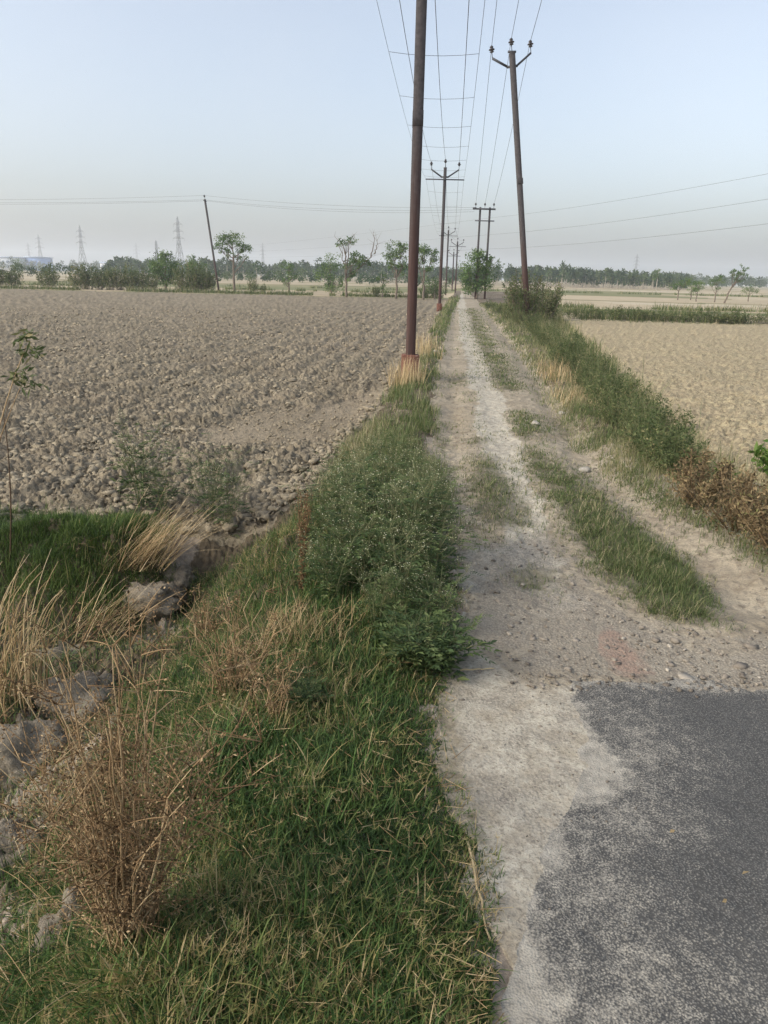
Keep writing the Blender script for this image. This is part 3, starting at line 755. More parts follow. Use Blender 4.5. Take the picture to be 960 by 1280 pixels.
    b = MB(); p[:, 2] += rng.random(n) * .10 * cl; b.blades(p, rng.gamma(5, .014, n) * (.4 + 1.2 * cl), rng.uniform(.003, .0055, n), rng.uniform(0, 6.283, n), rng.uniform(.05, 1.1, n), rng.uniform(.2, 1.3, n), grass_tints(n, .05, .0, .8) * (.4 + 1.1 * cl), 3)
    kind(b.obj('bund_grass', M['bund']), 'stuff', 'thick lush green grass on the bund in front of the ploughed field')
    # low growth on the far field edges
    b = MB()
    ps = []
    for y0, a0, a1, cnt in ((FAR_L + 1, -34, 4, 9000), (FAR_R + .8, 11, 34, 4000), (FAR_R + 9, 9, 34, 5000), (FAR_R + 17, 9, 34, 4000), (FAR_L + 22, -34, 4, 5000), (FAR_L + 45, -34, 34, 5000)):
        a = np.radians(rng.uniform(a0, a1, cnt)); yy = y0 + rng.normal(size=cnt) * .5; xx = yy * np.tan(a); k = fbm(xx * .4, yy * 0 + y0, 88, 3) > .40
        ps.append(np.stack([xx[k], yy[k], H(xx[k], yy[k])], 1))
    p = np.vstack(ps); n = len(p)
    b.blades(p, rng.gamma(5, .06, n), .0006 * p[:, 1], rng.uniform(0, 6.283, n), rng.uniform(.05, .5, n), rng.uniform(.1, .9, n), grass_tints(n, .25, .1, .7), 2)
    kind(b.obj('field_edge_grass', M['shortgrass']), 'stuff', 'thin lines of grass on the far field edges')
make_grass()

# ------------------------------------------------------------------ plants
def bez(a, b, c, n=6):
    t = np.linspace(0, 1, n)[:, None]; a, b, c = map(np.asarray, (a, b, c))
    return a * (1 - t) ** 2 + 2 * b * t * (1 - t) + c * t * t

def unit(v): v = np.asarray(v, float); return v / (np.linalg.norm(v) + 1e-9)

def make_weed(h=.6, spread=.22, nst=7, nleaf=70, flowers=True, seed=0, leafmat='weed', dens=1.0):
    """flowering weed: branching stems, deeply cut leaves, tiny white heads"""
    st, lf, fl = MB(), MB(), MB()
    for i in range(nst):
        a = rng.uniform(0, 6.28); rr = spread * rng.uniform(.2, 1); hh = h * rng.uniform(.65, 1.0)
        tip = np.array([math.cos(a) * rr, math.sin(a) * rr, hh]); base = np.array([math.cos(a) * .02, math.sin(a) * .02, 0])
        main = bez(base, [tip[0] * .35, tip[1] * .35, hh * .55], tip, 7); st.tube(main, np.linspace(.0045, .0014, 7), 4, rng.uniform(.1, .9))
        br = [main[3:]]
        for k in range(6):
            s0 = main[rng.integers(2, 6)]; d = unit(rng.normal(size=3) * [1, 1, .35] + [math.cos(a) * .5, math.sin(a) * .5, .9]); ln = h * rng.uniform(.14, .32)
            q = bez(s0, s0 + d * ln * .5, s0 + d * ln + [0, 0, ln * .35], 5); st.tube(q, np.linspace(.0022, .0008, 5), 3, rng.uniform(.1, .9)); br.append(q)
            if flowers:
                for _ in range(int(3 * dens) + 1):
                    e = q[-1] + rng.normal(size=3) * [.02, .02, .014]; st.tube([q[-2], (q[-2] + e) / 2 + [0, 0, .004], e], [.0008, .0007, .0006], 3, .7)
                    fl.rocks(e[None], np.array([[.0036, .0036, .003]]) * rng.uniform(.7, 1.2), rng.random(1), 1, .1)
        # feathery leaves: a midrib with leaflets each side
        for k in range(nleaf // nst):
            q = br[rng.integers(0, len(br))] if rng.random() < .6 else main[:4]
            s0 = q[rng.integers(0, len(q))]; a2 = rng.uniform(0, 6.28); ln = rng.uniform(.05, .15) * (1.25 - .6 * s0[2] / h)
            d = np.array([math.cos(a2), math.sin(a2), rng.uniform(-.1, .7)]); d = unit(d)
            nl = 5; tt = np.linspace(.25, 1, nl); mid = s0 + d * ln * tt[:, None] - np.array([0, 0, 1]) * (tt[:, None] ** 2) * ln * .3
            side = unit(np.cross(d, [0, 0, 1])); c = rng.uniform(.1, .9)
            for sg in (-1, 1):
                lf.leaves(mid, d[None] * .7 + sg * side[None] * rng.uniform(.6, 1, (nl, 1)), ln * .36 * (1.15 - tt * .5), ln * .085, np.clip(c + rng.normal(size=nl) * .08, 0, 1), flat=np.array([0, 0, 1.0]))
            lf.leaves(mid[-1:], d[None], ln * .4, ln * .14, c, flat=np.array([0, 0, 1.0]))
    return st, lf, fl

def place_weeds():
    protos = []
    for i in range(5):
        r = thing('flowering_weed', 'feathery green weed with tiny white flowers in the dense stand beside the track', 'weed', (0, 0, 0), 0, 'flowering weeds along the track')
        st, lf, fl = make_weed(.58 + .06 * i, .2 + .02 * i, 8, 150)
        st.obj('stems', M['weedstem'], r); lf.obj('leaves', M['weed'], r); fl.obj('blossoms', M['flower'], r); protos.append(r)
    used = [False] * 5
    def put(px, py, hpx, label=None, group=None, wide=1.0):
        p = GT(px, py); top = z_for(p[0], p[1], py - hpx) - p[2]
        i = rng.integers(0, 5); s = top / (.56 + .06 * i)
        if not used[i] and label is None:
            used[i] = True; r = protos[i]; r.location = p; r.scale = (s * wide, s * wide, s); r.rotation_euler = (0, 0, rng.uniform(0, 6.28)); return r
        return dup(protos[i], p - np.array([0, 0, .02]), rng.uniform(0, 6.28), (s * wide, s * wide, s), label, group)
    for px, py, hp in ((430, 668, 95), (470, 690, 110), (505, 720, 120), (540, 735, 105), (455, 735, 110), (500, 770, 110), (545, 790, 90), (425, 712, 95), (400, 672, 80), (520, 660, 90),
                       (485, 640, 85), (445, 625, 75), (540, 690, 95), (415, 750, 95), (520, 700, 120), (470, 790, 85), (548, 640, 70),
                       (470, 598, 58), (505, 600, 60), (425, 640, 70), (535, 612, 50)):
        put(px, py, hp, None, None, 1.15)
    for px, py, hp, lb in ((178, 640, 120, 'pale flowering weed standing alone at the near edge of the ploughed field'),
                           (205, 650, 80, 'short grey green weed just right of the pale weed at the field edge'),
                           (285, 665, 95, 'bushy green weed behind the leaning straw tuft at the field edge'),
                           (262, 655, 100, 'thin yellowish flowering weed between the straw tuft and the ploughed soil')):
        put(px, py, hp, lb, 'weeds at the field edge', .8 if hp > 100 else 1.1)
    # low leafy rosettes on the bank
    r = thing('leafy_weed', 'low blue green feathery weed on the bank just below the flowering weeds', 'weed')
    st, lf, fl = make_weed(.24, .24, 12, 300, False); st.obj('stems', M['weedstem'], r); lf.obj('leaves', M['weed'], r); r.location = GT(535, 832)
    dup(r, GT(505, 815), 1, .9, 'low feathery weed beside the dry grass, left of the blue green one', None)
    dup(r, GT(365, 888), 2, .6, 'small feathery rosette alone in the grass of the near bank')
place_weeds()

def make_bush(rad, h, n, leaf=.05, tall=.4, stems=14):
    """loose bush of upright shoots carrying small leaves"""
    st, lf = MB(), MB()
    per = n // stems
    for i in range(stems):
        a = rng.uniform(0, 6.28); rr = rad * math.sqrt(rng.random()); hh = h * (rng.uniform(.55, 1.0)) * (1 - .35 * (rr / rad) ** 2)
        tip = np.array([math.cos(a) * rr, math.sin(a) * rr, hh]); q = bez([math.cos(a) * rr * .35, math.sin(a) * rr * .35, 0], [tip[0] * .7, tip[1] * .7, hh * .5], tip, 6)
        st.tube(q, np.linspace(h * .008, h * .0025, 6), 3, rng.uniform(.2, .8))
        t = rng.uniform(.12, 1.0, per) ** .8; idx = t * 5; i0 = np.minimum(idx.astype(int), 4); f = (idx - i0)[:, None]
        p = q[i0] * (1 - f) + q[i0 + 1] * f + rng.normal(size=(per, 3)) * rad * (.17 * (1.15 - t))[:, None]
        p[:, 2] = np.maximum(p[:, 2], .01)
        c = rng.uniform(0, .8)
        lf.leaves(p, rng.normal(size=(per, 3)) * [1, 1, .6] + [0, 0, .7], leaf * rng.uniform(.6, 1.5, per), leaf * rng.uniform(.25, .5, per), np.clip(c + rng.normal(size=per) * .15, 0, 1))
    return st, lf

def bushes():
    # weeds filling the ditch right of the track
    protos = []
    for i in range(4):
        r = thing('ditch_weed', 'bushy green weed in the overgrown ditch on the right side of the track', 'weed', (0, 0, 0), 0, 'weeds in the ditch')
        st, lf = make_bush(.5, .75 + .1 * i, 1500, .05, stems=34); st.obj('stems', M['weedstem'], r); lf.obj('leaves', M['hedge'], r); protos.append(r)
    spots = [(612, 386, 12), (622, 391, 16), (634, 398, 20), (646, 405, 24), (660, 414, 26), (672, 424, 28), (684, 434, 32), (698, 446, 36), (706, 462, 40), (720, 470, 42), (730, 486, 46),
             (744, 500, 50), (757, 515, 54), (768, 532, 56), (786, 545, 58), (800, 560, 62), (815, 574, 64), (828, 588, 66), (842, 595, 62), (690, 424, 26), (716, 450, 34), (742, 476, 42), (770, 506, 50), (796, 530, 56),
             (822, 556, 58), (672, 408, 22), (652, 396, 18), (632, 388, 14), (850, 600, 60)]
    for i, (px, py, hp) in enumerate(spots):
        p = GT(px, py); k = i % 4; top = (z_for(p[0], p[1], py - hp) - p[2]); s = top / (.72 + .1 * k)
        w = s * rng.uniform(.85, 1.15)
        if i < 4: r = protos[k]; r.location = p; r.scale = (w, w, s); r.rotation_euler = (0, 0, rng.uniform(0, 6.28))
        else: dup(protos[k], p, rng.uniform(0, 6.28), (w, w, s))
    # dry brown bushes
    for nm, px, py, hp, rad, lb in (('dry_bush', 925, 660, 70, 1.0, 'rust brown dry bush directly below the bright green broad leaved plant'),
                                    ('dry_bush', 872, 630, 62, .75, 'dry grey brown bush at the near end of the ditch weeds'),
                                    ('dry_bush', 985, 690, 75, 1.0, 'brown dry bush half cut off by the right edge of the photo')):
        p = GT(px, py); s = z_for(p[0], p[1], py - hp) - p[2]
        r = thing(nm, lb, 'bush', p); st, lf = make_bush(s * rad, s * 1.15, 2200, .032, stems=46); st.obj('stems', M['deadweed'], r); lf.obj('leaves', M['brownbush'], r)
    p = GT(966, 600); r = thing('leafy_plant', 'bright green broad leaved plant above the brown bush', 'plant', p)
    st, lf = make_bush(.2, .42, 420, .085, stems=12); st.obj('stems', M['weedstem'], r); lf.obj('leaves', M['bright'], r)
    p = GT(903, 612); r = thing('leafy_plant', 'small yellow green broad leaved plant in the brown bush', 'plant', p)
    st, lf = make_bush(.14, .3, 140, .08, stems=6); st.obj('stems', M['weedstem'], r); lf.obj('leaves', M['bright'], r)
    # big shrub beside the leaning right pole
    for px, py, hp, lb in ((652, 402, 56, 'tall green shrub just left of the foot of the leaning pole'), (678, 404, 50, 'green shrub just right of the foot of the leaning pole')):
        p = GT(px, py); s = z_for(p[0], p[1], py - hp) - p[2]
        r = thing('tall_shrub', lb, 'shrub', p); st, lf = make_bush(s * .55, s * 1.25, 3600, .1, stems=60); st.obj('stems', M['bark'], r); lf.obj('leaves', M['hedge'], r)
    # hedge row on the far side of the right field
    protos = []
    for i in range(3):
        r = thing('hedge_shrub', 'low dark shrub in the row along the far edge of the right field', 'shrub', (0, 0, 0), 0, 'shrubs along the right field edge')
        st, lf = make_bush(.55, .7, 620, .08, stems=20); st.obj('stems', M['bark'], r); lf.obj('leaves', M['hedge'], r); protos.append(r)
    x = 700; i = 0
    while x < 1000:
        p = GT(x, 397 + (x - 700) * .031 + rng.uniform(-1, 1)); s = rng.uniform(.55, 1.05)
        if i < 3: r = protos[i]; r.location = p; r.scale = (s, s, s)
        else: dup(protos[i % 3], p, rng.uniform(0, 6.28), (s * 1.15, s * 1.15, s))
        i += 1; x += rng.uniform(9, 21)
    # row of shrubs on the far side of the ploughed field
    protos = []
    for i in range(4):
        r = thing('field_shrub', 'grey green shrub in the row along the far edge of the ploughed field', 'shrub', (0, 0, 0), 0, 'shrubs along the ploughed field edge')
        st, lf = make_bush(.95, 1.7, 1100, .15, stems=26); st.obj('stems', M['bark'], r); lf.obj('leaves', M['hedge'], r); protos.append(r)
    sp = [(2, 26), (20, 24), (60, 27), (102, 30), (112, 27), (124, 28), (138, 30), (150, 26), (163, 30), (178, 28), (190, 24), (228, 30), (240, 34), (252, 34), (262, 26), (316, 18), (330, 12), (545, 22), (470, 14), (530, 16), (-14, 26), (-30, 25)]
    for i, (px, hp) in enumerate(sp):
        py = 359 + px * .0255; p = GT(px, py); s = (z_for(p[0], p[1], py - hp) - p[2]) / 1.4
        if i < 4: r = protos[i]; r.location = p; r.scale = (s * .9, s * .9, s)
        else: dup(protos[i % 4], p, rng.uniform(0, 6.28), (s * rng.uniform(.5, .8), s * .7, s))
bushes()

# ---- dry plants of the near bank
def dry_things():
    # large dead weed in the foreground
    def dead_weed(nst, h, spread, lean, nb=9, bits=26):
        st, lf = MB(), MB()
        for i in range(nst):
            a = rng.uniform(0, 6.28); rr = spread * rng.uniform(.1, 1); hh = h * rng.uniform(.45, 1.0)
            tip = np.array([math.cos(a) * rr + lean[0] * hh, math.sin(a) * rr * .8 + lean[1] * hh, hh]) + rng.normal(size=3) * .02
            q = bez([math.cos(a) * .05 * rng.random(), math.sin(a) * .05, -.02], [tip[0] * .25 + rng.normal() * .03, tip[1] * .25, hh * .6], tip, 9)
            q[1:-1] += rng.normal(size=(7, 3)) * .010
            st.tube(q, np.linspace(.0034, .0010, 9) * rng.uniform(.5, 1.3), 4, rng.uniform(.5, 1))
            for k in range(nb):
                s0 = q[rng.integers(2, 9)]; d = unit(rng.normal(size=3) * [1, 1, .5] + [0, 0, .75]); ln = h * rng.uniform(.06, .2)
                w = bez(s0, s0 + d * ln * .6, s0 + d * ln + np.array([0, 0, -.25 * ln]) * rng.random(), 5); st.tube(w, np.linspace(.0017, .0006, 5), 3, rng.uniform(.2, 1))
                m = bits // 2
                pp = w[rng.integers(1, 5, m)] + rng.normal(size=(m, 3)) * .011
                lf.leaves(pp, rng.normal(size=(m, 3)) + [0, 0, -.5], rng.uniform(.004, .012, m), rng.uniform(.002, .006, m), np.clip(rng.normal(.45, .25, m), 0, 1))
        return st, lf
    p = GT(172, 1190)
    r = thing('dead_weed', 'large dead brown weed with many stems in the near left foreground', 'dead weed', p)
    hh = z_for(p[0], p[1], 800) - p[2]
    st, lf = dead_weed(52, hh * .98, .40, (.04, .06), 12, 50)
    for i in range(6):
        a = rng.uniform(0, 6.28); q = bez([math.cos(a) * .03, math.sin(a) * .03, -.02], [math.cos(a) * .06, math.sin(a) * .05, hh * .5], [math.cos(a) * .2 + .04, math.sin(a) * .15, hh * rng.uniform(.75, 1.05)], 9)
        q[1:-1] += rng.normal(size=(7, 3)) * .006; st.tube(q, np.linspace(.0042, .0014, 9), 5, rng.uniform(.55, .95))
    st.obj('stems', M['deadweed'], r); lf.obj('withered_leaves', M['deadweed'], r)
    for px, py, top, n, sp, lb in ((120, 1105, 900, 20, .16, 'smaller dead brown weed leaning left beside the large dead weed'),
                                   (290, 880, 740, 34, .34, 'sprawling dead reddish weed behind the large dead weed'),
                                   (345, 905, 800, 14, .16, 'dead twiggy weed between the dry grass and the green bank'),
                                   (255, 800, 740, 14, .16, 'low dead brown weed beside the pale mud lump')):
        p = GT(px, py); h2 = z_for(p[0], p[1], top) - p[2]
        r = thing('dead_weed', lb, 'dead weed', p); st, lf = dead_weed(n, h2, sp, (rng.normal() * .1, 0), 7, 18)
        st.obj('stems', M['deadweed'], r); lf.obj('withered_leaves', M['deadweed'], r)
    # rust coloured dock stalk
    p = GT(378, 745); h2 = z_for(p[0], p[1], 605) - p[2]
    r = thing('dry_stalk', 'upright rust brown seed stalk left of the flowering weeds', 'dry stalk', p); st, lf = MB(), MB()
    for i in range(6):
        q = bez([0, 0, 0], [rng.normal() * .02, 0, h2 * .5], [rng.normal() * .04, rng.normal() * .03, h2 * rng.uniform(.75, 1)], 7); st.tube(q, np.linspace(.004, .0015, 7), 4, .3)
        m = 260; t = rng.random(m) * 6; i0 = np.minimum(t.astype(int), 5); f = (t - i0)[:, None]
        pp = q[i0] * (1 - f) + q[i0 + 1] * f + rng.normal(size=(m, 3)) * .011
        lf.leaves(pp, rng.normal(size=(m, 3)), rng.uniform(.006, .016, m), rng.uniform(.004, .01, m), np.clip(rng.normal(.35, .15, m), 0, 1))
    st.obj('stems', M['deadweed'], r); lf.obj('seed_heads', M['deadweed'], r)
    # straw tufts: long stalks
    def straw(name, lb, base, n, h, spread, lean, w=.004, tint=(.3, 1), droop=.7, seg=7):
        o = MB(); az = rng.normal(lean[0], lean[2], n)
        pos = np.stack([np.clip(rng.normal(size=n), -1.6, 1.6) * spread[0], np.clip(rng.normal(size=n), -1.6, 1.6) * spread[1], np.full(n, -.02)], 1)
        o.blades(pos, h * rng.uniform(.45, 1.05, n), w * rng.uniform(.6, 1.5, n), az, rng.normal(lean[1], .15, n), rng.uniform(.1, droop, n), rng.uniform(*tint, n), seg)
        ob = o.obj(name, M['straw']); ob.location = base; tag(ob, lb, 'dry grass'); return ob
    straw('straw_tuft', 'long pale straw tuft leaning right across the corner of the ploughed field', GT(170, 700), 260, .62, (.14, .10), (.15, .75, .5), .0042)
    straw('straw_tuft', 'second pale straw tuft leaning right below the first one', GT(110, 790), 120, .5, (.12, .1), (.1, .7, .7), .004)
    straw('dry_grass_tuft', 'tuft of tall yellow dry grass round the foot of the near pole', GT(507, 482), 240, .5, (.16, .16), (0, .1, 3), .0065, (.5, 1), .5)
    straw('dry_grass_tuft', 'pale yellow dry grass beside the track beyond the near pole', GT(531, 442), 220, .5, (.18, .9), (0, .2, 3), .008, (.4, 1), .6)
    straw('dry_grass_tuft', 'golden dry grass tuft at the edge of the ditch weeds', GT(694, 473), 230, .40, (.16, .55), (0, .2, 3), .006, (.3, .95), .7)
    straw('dry_grass_tuft', 'smaller golden dry grass tuft below the other one at the ditch edge', GT(714, 500), 130, .26, (.14, .4), (0, .25, 3), .005, (.3, .95), .8)
    straw('dry_grass_tuft', 'yellow dry grass patch in front of the flowering weeds', GT(385, 800), 420, .23, (.13, .1), (0, .4, 3), .0032, (.25, .85), .9)
    straw('dry_grass_tuft', 'small yellow dry grass patch on the bank above the dead weed', GT(320, 830), 200, .16, (.11, .08), (0, .4, 3), .0032, (.2, .8), .9)
    straw('dry_grass_tuft', 'pale dry grass tuft on the near bank at the bottom of the photo', GT(285, 1215), 90, .15, (.03, .03), (1.2, .4, .9), .0035, (.5, .95), .8)
    # tall pale stalks entering from the left edge
    o = MB(); p0 = GT(15, 880)
    for i in range(85):
        a = rng.normal(.4, .7); h = rng.uniform(.35, .78)
        tip = np.array([math.cos(a) * rng.uniform(.02, .34), rng.normal() * .12, h]); b0 = np.array([rng.normal() * .13 - .03, rng.normal() * .12, -.02])
        o.tube(bez(b0, b0 + np.array([rng.normal() * .05, 0, h * .7]), b0 + tip, 9), np.linspace(.0034, .0011, 9), 4, rng.uniform(.35, 1))
    for i in range(10):
        a = rng.normal(.2, .5); tip = np.array([rng.uniform(.15, .4), rng.normal() * .1, rng.uniform(-.1, .15)]); b0 = np.array([rng.normal() * .05, 0, -.02])
        o.tube(bez(b0, b0 + np.array([.1, 0, rng.uniform(.4, .7)]), b0 + tip, 12), np.linspace(.0032, .001, 12), 4, rng.uniform(.4, 1))
    ob = o.obj('straw_stalks', M['straw']); ob.location = p0; tag(ob, 'bundle of bent pale straw stalks rising at the left edge', 'dry grass')
    # loose thin stalks along the bottom left
    o = MB()
    for i in range(120):
        px, py = rng.uniform(-20, 210), rng.uniform(880, 1290); a = GT(px, py); an = rng.uniform(0, 6.28); ln = rng.uniform(.12, .42)
        c = a + np.array([math.cos(an) * ln, math.sin(an) * ln, rng.uniform(.0, .14)]); c[2] = max(c[2], H(c[0], c[1]) + .02)
        o.tube(bez(a, (a + c) / 2 + [0, 0, .05], c, 6), np.linspace(.0017, .0008, 6), 3, rng.uniform(.2, 1))
    for i in range(2600):
        r_ = .95 * (5.2 / .95) ** rng.random(); a_ = R(rng.uniform(-44, 12)); x_, y_ = r_ * math.sin(a_), r_ * math.cos(a_)
        if x_ > X(L_TRACK, y_) + .02: continue
        an = rng.uniform(0, 6.28); ln = rng.uniform(.02, .09); z_ = float(H(x_, y_)) + rng.uniform(.015, .07)
        o.tube([[x_, y_, z_], [x_ + math.cos(an) * ln, y_ + math.sin(an) * ln, z_ + rng.uniform(-.02, .025)]], [.0014, .0009], 3, rng.uniform(0, .9), False)
    kind(o.obj('straw_litter', M['straw']), 'stuff', 'fallen straw stalks lying over the left bank')
    # sapling at the left edge
    p = GT(-42, 770); r = thing('sapling', 'leafy sapling with brown stem reaching in at the left edge before the ploughed field', 'sapling', p); st, lf = MB(), MB()
    D = depth_of(p)
    def wp(px, py, dd=0.0): return at_depth(px, py, D + dd) - p
    q = bez([0, 0, 0], wp(-20, 560), wp(33, 432), 9); st.tube(q, np.linspace(.009, .003, 9), 5, .8)
    q2 = bez(q[4], wp(10, 520), wp(28, 478), 6); st.tube(q2, np.linspace(.004, .002, 6), 4, .7)
    q3 = bez(q[3], wp(0, 560), wp(12, 500), 6); st.tube(q3, np.linspace(.003, .0015, 6), 4, .2)
    for (cx, cy, n) in ((30, 420, 26), (42, 440, 22), (25, 438, 16), (30, 470, 18), (38, 480, 20), (18, 470, 10)):
        c = wp(cx, cy); pp = c + rng.normal(size=(n, 3)) * .022
        lf.leaves(pp, rng.normal(size=(n, 3)) + [.2, 0, -.2], rng.uniform(.05, .085, n), rng.uniform(.014, .024, n), rng.uniform(0, 1, n))
    st.obj('stem', M['deadweed'], r, True); lf.obj('leaves', M['hedge'], r)
    p = GT(12, 712); D = depth_of(p); o = MB(); q = bez([0, 0, 0], at_depth(18, 600, D) - p, at_depth(3, 508, D) - p, 8); o.tube(q, np.linspace(.006, .002, 8), 4, .0)
    o.tube(bez(q[4], q[4] + [-.1, 0, .02], q[4] + [-.2, 0, .03], 4), .0025, 4, 0)
    ob = o.obj('bare_twig', M['deadweed']); ob.location = p; tag(ob, 'thin dark bare twig standing in the lush grass at the left edge', 'twig')
dry_things()

# ---- mud lumps, sticks and stones
def lumps():
    for px, py, sx, sy, sz, lb in ((190, 752, .20, .14, .11, 'pale dry mud lump on the bank below the straw tuft'),
                                   (222, 724, .10, .08, .07, 'small mud lump just behind the pale mud lump on the bank'),
                                   (38, 965, .18, .15, .17, 'large grey mud boulder at the left edge'),
                                   (100, 880, .18, .17, .09, 'flat tan mud lump behind the grey boulder'),
                                   (14, 1075, .11, .10, .10, 'mud lump at the left edge below the grey boulder'),
                                   (85, 1165, .09, .075, .07, 'mud lump under the dead weed near the bottom left corner'),
                                   (75, 820, .15, .10, .05, 'brown mud lump among the bent straw stalks')):
        p = GT(px, py); o = MB(); o.rocks(np.zeros((1, 3)), np.array([[sx, sy, sz]]), .9, 4, .26)
        # finer lumps over the surface
        v = o.v[0]; nrm = v / (np.linalg.norm(v, axis=1, keepdims=True) + 1e-6)
        q = clodding(v[:, 0] * 17 + px + v[:, 2] * 9, v[:, 1] * 17 + v[:, 2] * 13, 7, .4)
        o.v[0] = v + nrm * ((fbm(v[:, 0] * 20 + px, v[:, 1] * 20 + v[:, 2] * 16, 4, 5) - .5) * .09 + (fbm(v[:, 0] * 70 + px, v[:, 1] * 70 + v[:, 2] * 50, 14, 3) - .5) * .022 + q * .022)[:, None]
        ob = o.obj('mud_lump', M['rock']); ob.location = p + np.array([0, 0, sz * .22]); tag(ob, lb, 'mud lump', 'mud lumps on the bank')
    def stick(name, a, b, w, lb, mat='straw', cat='stick', sub=True):
        A = GT(*a) + [0, 0, w + .012]; B = GT(*b) + [0, 0, w + .006]; m = MB(); q = np.linspace(A, B, 9); q[1:-1] += rng.normal(size=(7, 3)) * w * .5
        m.tube(q - A, np.linspace(w, w * .6, 9), 6, .85); 
        if sub: m.tube(q[1:5] - A + [w * 1.3, 0, w * .2], np.linspace(w * .6, w * .2, 4), 4, .6)
        ob = m.obj(name, M[mat], None, True); ob.location = A; tag(ob, lb, cat)
    stick('straw_stick', (584, 1058), (614, 1182), .0046, 'split pale cane lying along the edge of the asphalt')
    stick('dry_twig', (575, 842), (618, 838), .004, 'short pale twig at the left edge of the track', sub=False)
    stick('dry_twig', (534, 1028), (545, 1006), .003, 'tiny pale stick lying in the bank grass', sub=False)
    stick('dry_twig', (548, 1140), (590, 1158), .0022, 'thin brown twig touching the round pebble', 'deadweed', sub=False)
    for nm, px, py, s, lb in (('pebble', 578, 1083, .012, 'white pebble beside the upper end of the split cane'), ('pebble', 596, 1154, .012, 'tan pebble beside the lower end of the split cane'),
                              ('pebble', 580, 1218, .010, 'reddish pebble in the grass at the bottom of the bank'),
                              ('white_stone', 730, 590, .06, 'flat white stone in the right rut'), ('white_stone', 669, 531, .055, 'pale stone between the footpath and right rut'),
                              ('white_stone', 545, 441, .08, 'white stone at the edge of the dry grass beyond the near pole'),
                              ('white_stone', 702, 518, .05, 'pale flat stone beside the grass on the right verge')):
        p = GT(px, py); o = MB(); o.rocks(np.zeros((1, 3)), np.array([[s * 1.1, s, s * .55]]), .7, 2, .2); ob = o.obj(nm, M['stone'], None, True); ob.location = p + [0, 0, s * .3]; tag(ob, lb, 'stone')
    for px, py, s, lb in ((925, 1105, .011, 'dry brown leaf lying on the asphalt'), (900, 1140, .008, 'small orange leaf on the asphalt below the brown leaf'), (835, 1052, .009, 'curled reddish leaf on the asphalt nearest the track')):
        p = GT(px, py); o = MB(); o.leaves(np.array([[0, 0, .006]]), np.array([[1, .4, .25]]), s * 2.4, s * 1.4, .75, flat=np.array([0, 0, 1.])); ob = o.obj('fallen_leaf', M['brownbush']); ob.location = p + [0, 0, .028]; tag(ob, lb, 'leaf')
lumps()

# ------------------------------------------------------------------ trees
def make_tree(h, crown, trunk_r, n, leaf, mat='crown', bk='bark', lean=(0, 0), bare=(), fork=.45, name='field_tree', label='', p=(0, 0, 0), group=None):
    """crown: list of (x, y, z, rx, rz) blobs as shares of h; limbs run to every blob"""
    r = thing(name, label, 'tree', p, 0, group); tk, cr = MB(), MB()
    top = np.array([lean[0] * h, lean[1] * h, h * fork]); q = bez([0, 0, -.1], [lean[0] * h * .25, 0, h * fork * .5], top, 8); q[2:-1] += rng.normal(size=(5, 3)) * trunk_r * .3
    tk.tube(q, np.linspace(trunk_r, trunk_r * .6, 8), 7)
    tot = sum(c[3] * c[3] * c[4] for c in crown)
    for c in crown:
        cen = np.array(c[:3]) * h; s0 = q[rng.integers(4, 8)]
        lb = bez(s0, (s0 + cen) / 2 + [0, 0, -.05 * h], cen, 7); lb[1:-1] += rng.normal(size=(5, 3)) * .012 * h; tk.tube(lb, np.linspace(trunk_r * .5, trunk_r * .12, 7), 5)
        m = max(int(n * c[3] * c[3] * c[4] / tot), 12); R3 = np.array([c[3], c[3], c[4]]) * h
        # leaves sit on twigs, twigs in clumps
        ncl = max(m // 26, 4); d = rng.normal(size=(ncl, 3)); d /= np.linalg.norm(d, axis=1, keepdims=True); rad = rng.random(ncl) ** .45
        cc = cen + d * rad[:, None] * R3 * rng.uniform(.75, 1.15, (ncl, 1))
        for e in cc[:: max(ncl // 9, 1)]: tk.tube(bez(lb[4], (lb[4] + e) / 2, e, 4), np.linspace(trunk_r * .14, trunk_r * .04, 4), 3)
        k = rng.integers(0, ncl, m); pp = cc[k] + rng.normal(size=(m, 3)) * R3 * .17
        ct = rng.uniform(.05, .95, ncl)
        cr.leaves(pp, rng.normal(size=(m, 3)) + [0, 0, -.3], leaf * rng.uniform(.7, 1.4, m), leaf * rng.uniform(.4, .75, m), np.clip(ct[k] + rng.normal(size=m) * .12, 0, 1))
    for bp in bare:
        pts = np.array(bp) * h; full = bez(pts[0], pts[1], pts[2], 8); full[1:-1] += rng.normal(size=(6, 3)) * .008 * h
        tk.tube(full, np.linspace(trunk_r * .5, trunk_r * .1, 8), 5)
        for _ in range(7):
            s0 = full[rng.integers(3, 8)]; d = unit(rng.normal(size=3) + [0, 0, .8]); tk.tube(bez(s0, s0 + d * h * .06, s0 + d * h * rng.uniform(.08, .15), 4), np.linspace(trunk_r * .12, trunk_r * .04, 4), 3)
    tk.obj('trunk', M[bk], r, True); cr.obj('crown', M[mat], r)
    return r

